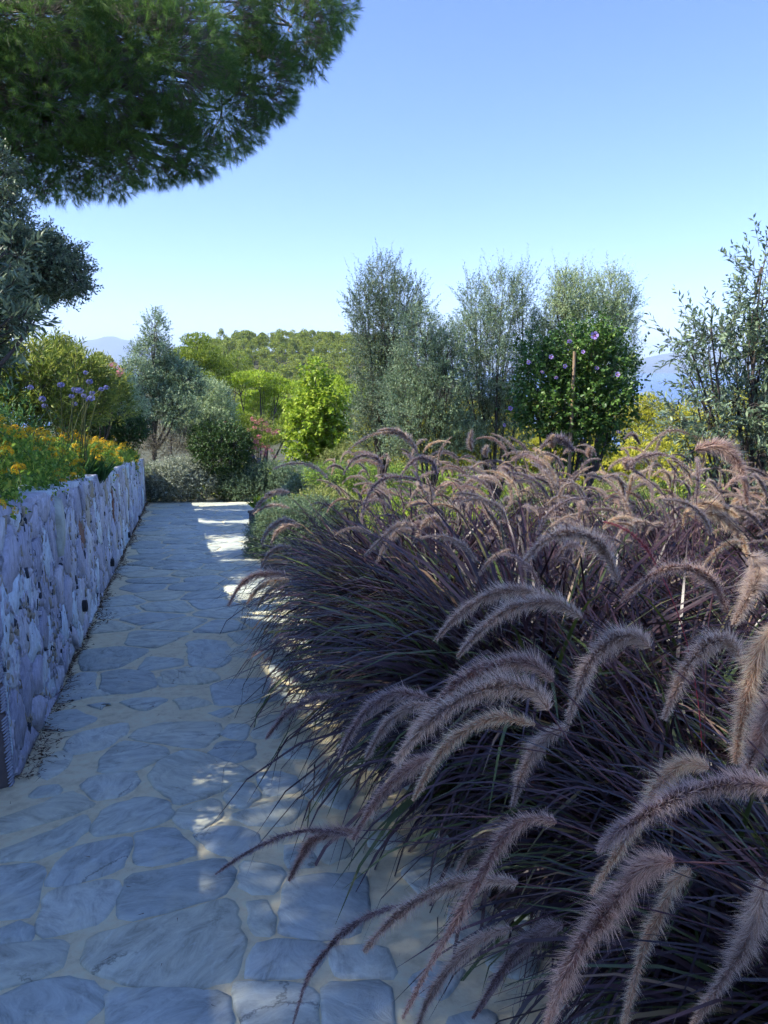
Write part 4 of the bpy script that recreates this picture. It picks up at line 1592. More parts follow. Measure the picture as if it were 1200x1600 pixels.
hf = hib_flower()
for k, (u, v) in enumerate([(929, 524), (890, 532), (911, 550), (861, 557), (825, 566), (848, 580), (869, 589), (964, 586), (798, 637), (789, 664), (967, 673), (933, 574), (882, 572)]):
    p = P(u, v, 8.55 if k not in (8, 9) else 8.7)
    look = Vector((0, 0, CZ)) - Vector(p)
    look = (look.normalized() + Vector((rng.normal() * .45, rng.normal() * .3, rng.normal() * .4)) * (0 if k == 0 else 1)).normalized()
    o = link('flower', hf, t, p - hb, look.to_track_quat('Z', 'Y').to_euler(), 0.95 if k == 0 else float(rng.uniform(.45, .75)))
for (u0, v0, u1, v1) in ((789, 664, 830, 650), (798, 637, 835, 620), (967, 673, 925, 640), (960, 690, 930, 660)):
    pass
a, b = P(898, 549, 8.62), P(890, 700, 8.62)
st = thing('wooden_stake', 'pale round wooden stake holding up the purple flowered hibiscus', 'stake', (b[0], b[1], gz(b[1])))
mb = MB()
bb = np.array((b[0], b[1], gz(b[1])))
add_tube(mb, np.array([bb * 0, (a - bb) * .5 + np.array((.004, 0, 0)), a - bb]), [.020, .019, .018], 12, 0, True)
link('post', mb.mesh('post', M['wood'], False), st)
mb = MB()
for dz in (0.62, 0.9):
    c = (a - bb) * dz
    aa = np.linspace(0, 6.283, 14)
    add_tube(mb, np.stack([c[0] + np.cos(aa) * .026, c[1] + np.sin(aa) * .026, np.full(14, c[2])], -1), .004, 5)
link('tie', mb.mesh('tie', M['black']), st)

# ------------------------------------------------------------------ left: oleanders, blue flowers, big dark shrub at the frame edge
def bedpt(s, o):
    return wp(s, float(bed_h(o)) - 0.02, -o)


def bed_from(u, Y):
    """bed surface point at direction u and distance Y"""
    x = (u - 600) / 1200 * Y * 1.01
    o = (WA[0] + wdir[0] * 0 - x) * wnor[0] + (WA[1] - Y) * wnor[1]
    return np.array((x, Y, gz(Y) + float(bed_h(max(o, .4))) - .05))


plant('oleander', 'tall oleander hedge bush with long narrow leaves nearest the left edge', 'oleander', bed_from(20, 9.0),
      Bp([(20, 575, 40, 28), (55, 580, 36, 28), (10, 610, 34, 30), (60, 615, 40, 30), (20, 650, 50, 24), (80, 650, 50, 24), (-30, 590, 40, 50), (-60, 560, 40, 40)], 9.0, 1.1, .3), 672, 'oleander', .125, .021, .30, 13, .9, .3, trunk=.03, spread=.6, twr=.003, shell=.5)
plant('oleander', 'second oleander bush behind the blue flower heads', 'oleander', bed_from(110, 10.5),
      Bp([(100, 590, 34, 26), (85, 570, 24, 20), (130, 610, 34, 26), (110, 635, 50, 26)], 10.5, 1.1, .3), 544, 'oleander', .12, .020, .28, 13, .9, .3, trunk=.03, spread=.6, twr=.003, shell=.5)
bo = bed_from(155, 13)
t = plant('oleander', 'third oleander, the one with pale pink blossom, nearest the lone olive', 'oleander', bo,
          Bp([(150, 598, 22, 22), (172, 612, 20, 26), (140, 630, 36, 20), (175, 640, 24, 20)], 13, 1.1, .3), 260, 'oleander', .13, .022, .3, 11, 1.0, .3, trunk=.025, spread=.6, twr=.003)
pk2 = floret_ball('flower_cluster', 'pink', .055, 26, .020, False)
flower_parts(t, pk2, [P(u, v, 12.6 + rng.uniform(-.1, .1)) for u, v in ((140, 604), (147, 602), (152, 605), (165, 592), (168, 594), (174, 570), (180, 571), (185, 585), (167, 596), (162, 591), (43, 629), (188, 580))], bo, 'flower_cluster', (.7, 1.2))

bo = bed_from(110, 8.2)
t = thing('agapanthus', 'clump of round violet blue flower heads on tall stalks in front of the oleanders', 'flowering plant', bo)
heads = [(134, 582), (140, 596), (95, 601), (117, 609), (124, 610), (158, 608), (166, 605), (144, 614), (112, 619), (131, 618), (139, 624), (143, 622), (117, 631), (66, 623), (48, 605), (70, 634)]
bh = floret_ball('flower_head', 'blue', .038, 40, .014, False)
lm = MB()
for (u, v) in heads:
    p = P(u, v, 8.1 + rng.uniform(-.25, .25))
    link('flower_head', bh, t, p - bo, (0, 0, rng.uniform(0, 6.28)), float(rng.uniform(.6, .95)))
    foot = bo + np.array((rng.normal(0, .12), rng.normal(0, .12), 0))
    add_tube(lm, curve(foot, np.array((foot[0] * .5 + p[0] * .5, foot[1] * .5 + p[1] * .5, p[2] - .1)), p, 7) - bo, .005, 5)
link('stalks', lm.mesh('stalks', M['stem_green'], True), t)
n = 260
mb = MB()
az = rng.uniform(0, 6.283, n)
B = np.stack([np.cos(az) * rng.uniform(0, .35, n), np.sin(az) * rng.uniform(0, .35, n), np.zeros(n)], -1)
D = unit(np.stack([np.cos(az) * .5, np.sin(az) * .5, np.ones(n)], -1) + rng.normal(size=(n, 3)) * .15)
add_leaves(mb, B, D, rng.uniform(.2, .38, n), .022, 0, .2, None, .3)
tag(link('leaves', mb.mesh('leaves', M['weeds']), t), kind='stuff')

# near-left evergreen
plant('evergreen_shrub', 'dark small leaved tree reaching in from the left edge below the pine', 'tree', bed_from(-190, 5.4),
      Bp([(28, 415, 70, 44), (85, 425, 42, 34), (-10, 350, 44, 44), (-10, 290, 26, 44), (20, 460, 60, 26), (-50, 420, 60, 70), (55, 395, 44, 24), (108, 440, 22, 20), (-20, 500, 40, 26)], 5.6, 1, .35),
      3600, 'olive_dark', .034, .012, .13, 13, .45, .55, shell=.45, trunk=.07, low=.5)
plant('evergreen_shrub', 'low drooping branch of long dark leaves at the left edge under the small leaved tree', 'shrub', bed_from(-140, 4.2),
      Bp([(-20, 510, 50, 18), (20, 500, 30, 12), (-40, 450, 50, 40), (50, 498, 20, 5), (10, 400, 20, 20), (-60, 540, 50, 30)], 4.3, 1, .2),
      260, 'olive_dark', .085, .019, .20, 11, .25, .5, shell=.2, trunk=.03, low=.6, spread=.6)

# weedy green mass + lantana
def lantana_mesh(n, w, h):
    mb = MB()
    B, D, C = shoots_in([((0, 0, h * .2), (w, w * .8, h * .75)), ((w * .4, .1, h * .1), (w * .6, w * .6, h * .7)), ((-w * .4, -.1, h * .1), (w * .6, w * .6, h * .8))], n, .7, .5, .6)
    k = B[:, 2] > -0.15
    B, D = B[k], D[k]
    tw = []
    leafy(mb, B, D, .10, 7, .038, .022, .75, .1, 0, True, twig=tw)
    add_sticks(mb, tw[0][0], tw[0][1], .0015, 1)
    return mb.mesh('foliage', [M['lantana'], M['stem_green']])


lan = [lantana_mesh(1500, .75, .34) for _ in range(3)]
heads_m = [floret_ball('flower_head', 'orange', r_, 26, .0075, True, .05) for r_ in (.025, .029, .022)]
def surface_spots(me, rx, ry, rz, n, frac=.06):
    co = np.zeros(len(me.vertices) * 3, np.float32)
    me.vertices.foreach_get('co', co)
    co = co.reshape(-1, 3)
    q = np.sqrt((co[:, 0] / rx) ** 2 + (co[:, 1] / ry) ** 2 + (np.maximum(co[:, 2], 0) / rz) ** 2)
    # outermost leaf in each direction bin
    a = np.floor((np.arctan2(co[:, 1], co[:, 0]) + 3.15) * 9).astype(int) * 40 + np.floor(np.arctan2(co[:, 2], np.hypot(co[:, 0], co[:, 1])) * 9 + 10).astype(int)
    best = {}
    for i_, (k_, v_) in enumerate(zip(a.tolist(), q.tolist())):
        if co[i_, 2] > -.02 and (k_ not in best or v_ > best[k_][0]):
            best[k_] = (v_, i_)
    ids = [v_[1] for v_ in best.values()]
    pick = rng.permutation(len(ids))[:n]
    return co[[ids[p_] for p_ in pick]]


LROW = [(0.3, .50, 'trailing over the near corner of the wall'), (1.9, .50, 'second from the near corner of the wall'), (3.6, .50, 'above the tallest weep pipe stretch of wall'),
        (5.4, .50, 'in the middle of the near half of the wall'), (7.4, .50, 'at the middle of the wall top'), (9.6, .50, 'catching the sun past the middle of the wall'),
        (11.9, .50, 'in the far half of the wall top'), (14.3, .5, 'second from the far end of the wall'), (16.9, .5, 'at the far end of the wall top')]
for k, (s, o, ph) in enumerate(LROW):
    b = bedpt(s, o)
    t = thing('lantana', 'orange flowered lantana ' + ph, 'lantana', b)
    f = link('foliage', lan[k % 3], t, (0, 0, 0), (0, 0, math.atan2(wdir[1], wdir[0]) + rng.uniform(-.3, .3)), (1.25, .82, 1.25))
    tag(f, kind='stuff')
    nf = 120 if k < 7 else 90
    for q, v_ in enumerate(surface_spots(lan[k % 3], .85, .7, .34, nf)):
        rz_ = f.rotation_euler.z
        x_, y_, z_ = v_[0] * 1.25, v_[1] * .82, v_[2] * 1.25
        pos = np.array((x_ * math.cos(rz_) - y_ * math.sin(rz_), x_ * math.sin(rz_) + y_ * math.cos(rz_), z_ + .03))
        link('flower_head', heads_m[q % 3], t, pos, (rng.normal() * .35, .35 + rng.normal() * .35, rng.uniform(0, 6.28)), float(rng.uniform(1.05, 1.75)))


def weed_mesh(n, w, h, mat, ll, lw):
    mb = MB()
    B, D, C = shoots_in([((0, 0, 0), (w, w, h)), ((w * .4, w * .2, 0), (w * .7, w * .6, h * 1.15))], n, .9, .4, .5)
    k = B[:, 2] > -0.1
    leafy(mb, B[k], D[k], .14, 9, ll, lw, .6, .1, 0)
    return mb.mesh('foliage', [M[mat]])


wm = [weed_mesh(1500, .95, .45, 'weeds', .032, .010) for _ in range(2)]
wk = 0
for (s, o, sc, ph) in [(4.3, 1.5, 1.1, 'fluffy green ground cover mound at the left edge behind the lantana'),
                       (6.2, 1.8, 1.1, 'second fluffy green mound, in front of the nearest oleander'),
                       (8.2, 2.1, 1.1, 'low green mound under the blue flower heads'),
                       (10.4, 2.4, 1.0, 'green ground cover mound behind the sunny lantana'),
                       (13.0, 2.6, 1.0, 'green ground cover mound in front of the dark thicket'),
                       (16.0, 2.8, 1.0, 'last ground cover mound before the far wall end')]:
    b = bedpt(s, o)
    t = thing('ground_cover_plant', ph, 'ground cover', b)
    tag(link('foliage', wm[wk % 2], t, (0, 0, 0), (0, 0, rng.uniform(0, 6)), (sc * 1.2, sc * 1.1, sc * (1.35 if wk < 2 else .9))), kind='stuff')
    for q in range(7 if wk < 5 else 3):
        a, c = rng.uniform(-.9, .9), rng.uniform(-.6, .6)
        pos = wdir * a + wnor * c
        link('flower_head', heads_m[q % 3], t, (pos[0], pos[1], .50 * sc * (1.3 if wk < 2 else .9) - SLOPE * pos[1]), (rng.normal() * .3, rng.normal() * .3, 0), float(rng.uniform(.8, 1.2)))
    wk += 1

lowm = [weed_mesh(1300, .8, .55, m_, .05, .022) for m_ in ('bright', 'yellowtree', 'lantana', 'olive')]
lspots = [(.5, 9.2), (1.5, 8.2), (3.1, 8.8), (4.6, 8.4), (1.5, 10.4), (2.9, 10.6), (4.4, 10.2), (5.8, 9.4), (.6, 13.0), (2.2, 12.8), (3.8, 13), (5.6, 12.4),
          (7.0, 11.5), (-1.2, 15), (.6, 15.5), (2.6, 15.2), (4.8, 15.4), (7, 14.6), (-1.6, 17.5), (0.6, 18.5), (3, 18), (5.6, 18), (8.5, 17.5), (-2.2, 20.5), (-.4, 21.4)]
for k, (x, y) in enumerate(lspots):
    t = thing('low_shrub', 'leafy low bush in the undergrowth between the grasses and the olive trees', 'bush', (x, y, gz(y) + .05), 'low bushes under the olive trees')
    q_ = float(rng.uniform(.9, 1.3))
    tag(link('foliage', lowm[k % 4], t, (0, 0, 0), (0, 0, rng.uniform(0, 6)), (q_, q_, q_ * .9)), kind='stuff')
# rough scrub over the nearer hillside
n = 42000
yy = 22.6 + rng.random(n) ** 1.5 * 75
xx = rng.uniform(-.62, .62, n) * yy
hh = np.abs(rng.normal(0, .5, n)) * (0.6 + .4 * vnoise(xx, yy, 2.2))
kk = ~((yy < 23.4) & (xx < -2.5))
B = np.stack([xx, yy, H(xx, yy) + np.abs(hh)], -1)[kk]
mb = MB()
D = unit(rng.normal(size=B.shape) + np.array((0, 0, .6)))
add_leaves(mb, B, D, .10 + B[:, 1] * .0035, .05 + B[:, 1] * .0022, 0, .2)
tag(link('scrub', mb.mesh('scrub', M['midpine'])), 'rough green scrub covering the slope below the garden', 'scrub', kind='stuff')

# stone planter corner at the path's right edge
q = G(388, 822)
pl = thing('planter_box', 'corner of a dark mossy planter box by the right path edge', 'planter', (q[0], q[1], gz(q[1])))
mb = MB()
for (x0, y0, x1, y1, z0_, z1_) in ((0.02, 0, .62, .035, 0, .30), (0.02, .035, .055, .9, 0, .30), (.585, .035, .62, .9, 0, .30), (.055, .865, .585, .9, 0, .30), (0.0, -.02, .64, .0, .27, .32)):
    V = [(x, y, z - SLOPE * y) for z in (z0_, z1_) for x, y in ((x0, y0), (x1, y0), (x1, y1), (x0, y1))]
    mb.add(V, [(0, 3, 2, 1), (4, 5, 6, 7), (0, 1, 5, 4), (1, 2, 6, 5), (2, 3, 7, 6), (3, 0, 4, 7)])
link('box', mb.mesh('box', M['wallcore']), pl)
mb = MB()
mb.add([(.055, .035, .26), (.585, .035, .26), (.585, .865, .26 - .09), (.055, .865, .26 - .09)], [(0, 1, 2, 3)])
link('soil', mb.mesh('soil', M['soil']), pl)
gtb = np.array((q[0] + .3, q[1] + .4, gz(q[1]) + .25))
n = 500
mb = MB()
az = rng.uniform(0, 6.283, n)
rr_ = rng.uniform(0, .2, n)
B = np.stack([np.cos(az) * rr_, np.sin(az) * rr_, np.zeros(n)], -1)
D = unit(np.stack([np.cos(az) * .5, np.sin(az) * .5, np.ones(n)], -1) + rng.normal(size=(n, 3)) * .2)
add_leaves(mb, B, D, rng.uniform(.15, .34, n), .010, 0, .2, None, .35)
gp = thing('grass_tuft', 'small green grass tuft growing in the planter box', 'grass', gtb)
tag(link('blades', mb.mesh('blades', M['lantana']), gp), kind='stuff')


# ------------------------------------------------------------------ the great pine overhead
pine_base = np.array((-6.6, 5.2, gz(5.2) + 1.5))
pine = thing('pine_tree', 'huge umbrella pine overhanging the path from the upper left', 'pine tree', pine_base)


def needle_tufts(mb, B, D, n_needles, nl, nw, spread=.75, back=.07):
    """each tuft: needles along the last few centimetres of a shoot, fanned forward"""
    n = len(B)
    idx = np.repeat(np.arange(n), n_needles)
    t = rng.random(len(idx))
    base = B[idx] + D[idx] * (back * t)[:, None]
    side = perp(D[idx])
    sp_ = spread * (1.05 - .55 * t) * rng.uniform(.5, 1.15, len(idx))
    dd = unit(D[idx] + side * sp_[:, None] + np.array((0, 0, -.12)))
    add_needles(mb, base, dd, nl * rng.uniform(.65, 1.1, len(idx)), nw, 0)


vis = [(455, 40, 62, 50, 8.8), (505, -10, 40, 60, 9.2), (400, 120, 52, 56, 8.6), (428, 150, 26, 26, 8.8), (345, 170, 60, 62, 8.2), (300, 235, 40, 34, 7.8), (230, 225, 66, 50, 7.6), (160, 245, 60, 48, 7.4), (95, 245, 60, 52, 7.2),
       (250, 90, 92, 78, 7.6), (330, 30, 80, 62, 8.2), (150, 140, 92, 76, 7.2), (60, 160, 80, 70, 6.9), (40, 60, 100, 80, 6.9), (160, 30, 100, 76, 7.2), (60, 292, 26, 16, 6.9), (10, 240, 50, 40, 6.6), (290, 262, 24, 16, 7.8), (480, 90, 24, 26, 9.0), (-60, 120, 90, 100, 6.8)]
pb_ = []
for (u, v, ru, rv, Y) in vis:
    k = Y / 1200
    pb_.append((P(u, v, Y + rng.uniform(-.2, .2)), (ru * k * 1.12, max(ru, rv) * k * .9, rv * k * 1.12)))
mb = MB()
tot_ = 13500
B, D, C = shoots_in(pb_, tot_, .1, .66, .6)
needle_tufts(mb, B - pine_base, D, 38, .097, .0021)
add_sticks(mb, (C * .35 + B * .65 - pine_base), B + D * .05 - pine_base, .0035, 1)
tag(link('crown', mb.mesh('crown', [M['pine'], M['bark_pale']]), pine), kind='stuff')
# unseen crown added overhead, its boughs placed to shade the grass and near path
shade_b = []
for (x, y, z, r_) in [(-4.4, 4.8, 5.2, 1.3), 
                      (-4.2, 3.0, 5.0, 1.2), (-5.6, 2.4, 5.8, 1.4), (-3.2, 6.2, 5.6, 1.1), (-3.0, 4.4, 5.2, 1.1), (-2.6, 2.7, 5.0, .9), (-2.6, 8.4, 6.3, .9), (-4.0, 1.2, 5.2, 1.3), (-5.4, .4, 5.8, 1.3), (-3.6, -.6, 5.4, 1.2), 
                      (-5.2, 11.2, 7.2, 1.5), (-3.6, 11.0, 7.0, 1.2), 
                      (-4.8, 1.0, 5.3, 1.0), (-4.9, .1, 5.4, 1.0), (-5.4, .6, 5.6, 1.5), (-5.2, 1.8, 5.4, 1.3), (-6.0, -.6, 5.8, 1.4), (-4.6, -.4, 5.2, 1.2), (-6.4, 1.4, 6.0, 1.3)]:
    shade_b.append((np.array((x, y, z)), (r_, r_, r_ * .6), 3.2 if y < 2.0 else 1.0))
mb = MB()
B, D, C = shoots_in(shade_b, 7600, .5, .35, .5)
needle_tufts(mb, B - pine_base, D, 15, .13, .0075)
add_sticks(mb, (C * .35 + B * .65 - pine_base), B + D * .05 - pine_base, .005, 1)
tag(link('shade_crown', mb.mesh('shade_crown', [M['pine'], M['bark_pale']]), pine), kind='stuff')
lm = MB()
fork = pine_base + np.array((.5, .6, 3.0))
add_tube(lm, curve(pine_base + np.array((0, 0, -.5)), pine_base + np.array((-.2, .1, 1.6)), fork, 8) - pine_base, np.linspace(.27, .19, 8), 12)
for b in pb_ + shade_b:
    c = np.asarray(b[0], float)
    mid = (fork * .5 + c * .5) + np.array((0, 0, .35)) + rng.normal(0, .15, 3)
    add_tube(lm, curve(fork, mid, c, 10) - pine_base, np.linspace(.07, .012, 10), 6)
    for _ in range(7):
        e = c + in_ball(1, .4)[0][0] * np.asarray(b[1]) * .8
        a = curve(fork, mid, c, 10)[rng.integers(6, 10)]
        add_tube(lm, curve(a, (a + e) / 2 + rng.normal(0, .08, 3), e, 6) - pine_base, np.linspace(.014, .004, 6), 4)
link('trunk', lm.mesh('trunk', M['bark_pale'], True), pine)

dapple_b = [(np.array((-9.4, 13.0, 5.2)), (.9, .9, .6)), (np.array((-10.0, 15.2, 5.6)), (1.0, .8, .6)), (np.array((-10.6, 18.2, 5.8)), (1.0, .9, .6)), (np.array((-11.2, 16.4, 6.6)), (1.2, 1.2, .7))]  # out-of-view pine, put in to break up the sun on the far path
mid_pine('pine_tree', 'unseen slender pine added behind the bed, left of the view, to dapple the far path', dapple_b, np.array((-11.0, 15.6, -1.0)), 'pine', 20000, .18, .12)

# ------------------------------------------------------------------ purple fountain grass
def plume_geo(pts, R_, nb, nw, seed=0, blunt=.75):
    """flower head along pts (base -> tip): dense seed core and long soft bristles. Returns MB (mat 0 core, 1 hair)"""
    mb = MB()
    m_ = len(pts)
    T = unit(np.gradient(pts, axis=0))
    t = rng.random(nb) ** .95
    f = t * (m_ - 1)
    i0 = np.minimum(f.astype(int), m_ - 2)
    fr = (f - i0)[:, None]
    pos = pts[i0] * (1 - fr) + pts[i0 + 1] * fr
    tan = unit(T[i0] * (1 - fr) + T[i0 + 1] * fr)
    prof = np.minimum(1, .55 + t * 2.0) * np.clip(1.14 - t ** 1.7 * .86, .18, 1) * (1 + .14 * np.sin(t * 19 + rng.uniform(0, 6)) + .08 * np.sin(t * 43))
    side = perp(tan)
    # hairs
    dd = unit(side + tan * rng.uniform(.35, 1.1, nb)[:, None] + rng.normal(size=(nb, 3)) * .12)
    Lh = R_ * prof * (rng.uniform(.55, 1.15, nb) + (rng.random(nb) < .12) * rng.uniform(.2, .75, nb)) * 1.2
    add_needles(mb, pos, dd, Lh, nw, 1)
    # seed core
    nc = nb // 3
    s = slice(0, nc)
    dc = unit(side[s] * .55 + tan[s])
    add_leaves(mb, pos[s] + side[s] * (R_ * .08 * prof[s])[:, None], dc, R_ * prof[s] * .62, R_ * .16, 0, .2)
    add_tube(mb, pts, np.linspace(R_ * .10, R_ * .04, m_), 5, 0)
    return mb


def stalk_geo(p_base, tan, foot, r=.0016):
    k = np.linalg.norm(p_base - foot)
    c1 = p_base - tan * min(.28, k * .35)
    c2 = foot + np.array((0, 0, 1)) * k * .45
    pts = curve(foot, c2, c1, 12, p_base)
    mb = MB()
    add_tube(mb, pts, np.linspace(r * 1.5, r * .8, 12), 4)
    return mb, pts


# clumps
def blade_mesh(n, Lmin, Lmax, w, seg=7, seed=0, green=False):
    mb = MB()
    az = rng.uniform(0, 2 * np.pi, n)
    r0 = np.abs(rng.normal(0, .09, n))
    el = np.clip(rng.normal(1.12, .22, n), .45, 1.5)
    L_ = rng.uniform(Lmin, Lmax, n)
    droop = rng.uniform(.6, 1.9, n) * (1.15 - el * .35)
    hd = np.stack([np.cos(az), np.sin(az), np.zeros(n)], -1)
    tw = rng.normal(0, .9, n)
    root = np.stack([np.cos(az) * r0, np.sin(az) * r0, np.zeros(n)], -1)
    t = np.linspace(0, 1, seg + 1)
    # integrate direction
    pos = np.zeros((n, seg + 1, 3))
    pos[:, 0] = root
    for k in range(seg):
        tm = (t[k] + t[k + 1]) / 2
        a = el - droop * tm ** 1.6 * 1.9
        d = hd * np.cos(a)[:, None] + np.array((0, 0, 1.0)) * np.sin(a)[:, None]
        # sideways curl
        sd = np.cross(hd, (0, 0, 1.0))
        d = d + sd * (tw * .25 * tm)[:, None]
        pos[:, k + 1] = pos[:, k] + d * (L_ / seg)[:, None]
    wd = w * rng.uniform(.6, 1.2, n)
    prof = np.array([.55, .9, 1, 1, .92, .75, .5, .06])[:seg + 1] if seg == 7 else np.interp(t, [0, .2, .6, 1], [.6, 1, .9, .06])
    sd = np.cross(hd, (0, 0, 1.0)) + hd * tw[:, None] * .5 + rng.normal(size=(n, 3)) * .2
    sd = unit(sd)
    off = sd[:, None, :] * (wd[:, None] * prof[None, :])[:, :, None] * .5
    V = np.stack([pos - off, pos + off], 2).reshape(-1, 3)
    st_ = (seg + 1) * 2
    i_ = (np.arange(n)[:, None] * st_ + np.arange(seg) * 2).ravel()
    mb.add(V, np.stack([i_, i_ + 1, i_ + 3, i_ + 2], -1))
    return mb.mesh('blades', [M['blade']], True)


blades = [blade_mesh(1250, .6, 1.15, .0135) for _ in range(4)]
clumps = []
rngc = np.random.default_rng(11)
for (y0, step) in ((1.35, .5), (1.9, .52), (2.5, .55), (3.1, .55), (3.7, .58), (4.35, .6), (5.0, .62), (5.7, .66), (6.4, .7)):
    x = edge_x(y0) + (.68 if y0 > 1.6 else .70)
    while x < .5 * y0 + 1.1:
        clumps.append((x + rngc.uniform(-.1, .1), y0 + rngc.uniform(-.14, .14)))
        x += step
print('clumps', len(clumps))
roots = []
gl = 'purple fountain grass clump packed among its neighbours in the bed right of the path'
for k, (x, y) in enumerate(clumps):
    z = gz(y) + .03
    first = x < edge_x(y) + .75
    lab, grp = gl, 'fountain grass clumps in the middle of the bed'
    if y < 1.7:
        lab, grp = 'purple fountain grass clump at the very front of the bed, its plumes hanging towards the viewer', 'fountain grass clumps at the front of the bed'
    elif first:
        lab, grp = 'purple fountain grass clump at the path edge with blades drooping over the paving', 'fountain grass clumps along the path edge'
    elif y > 6.0:
        lab, grp = 'purple fountain grass clump in the farthest row, below the olive trees', 'fountain grass clumps in the farthest row'
    t = thing('fountain_grass', lab, 'fountain grass', (x, y, z), grp)
    sc = rngc.uniform(.92, 1.12) * (1.0 if y < 2.8 else 1.17)
    o = link('blades', blades[k % 4], t, (0, 0, 0), (rngc.normal() * .05, rngc.normal() * .05, rngc.uniform(0, 6.28)), (sc * 1.05, sc * 1.05, sc * (1.0 if y < 2.8 else 1.08)))
    tag(o, kind='stuff')
    roots.append((np.array((x, y, z)), t))


def nearest_root(p, dx=.35, dy=.12):
    q = p[:2] + np.array((dx, dy))
    return min(roots, key=lambda r_: np.hypot(*(r_[0][:2] - q)))


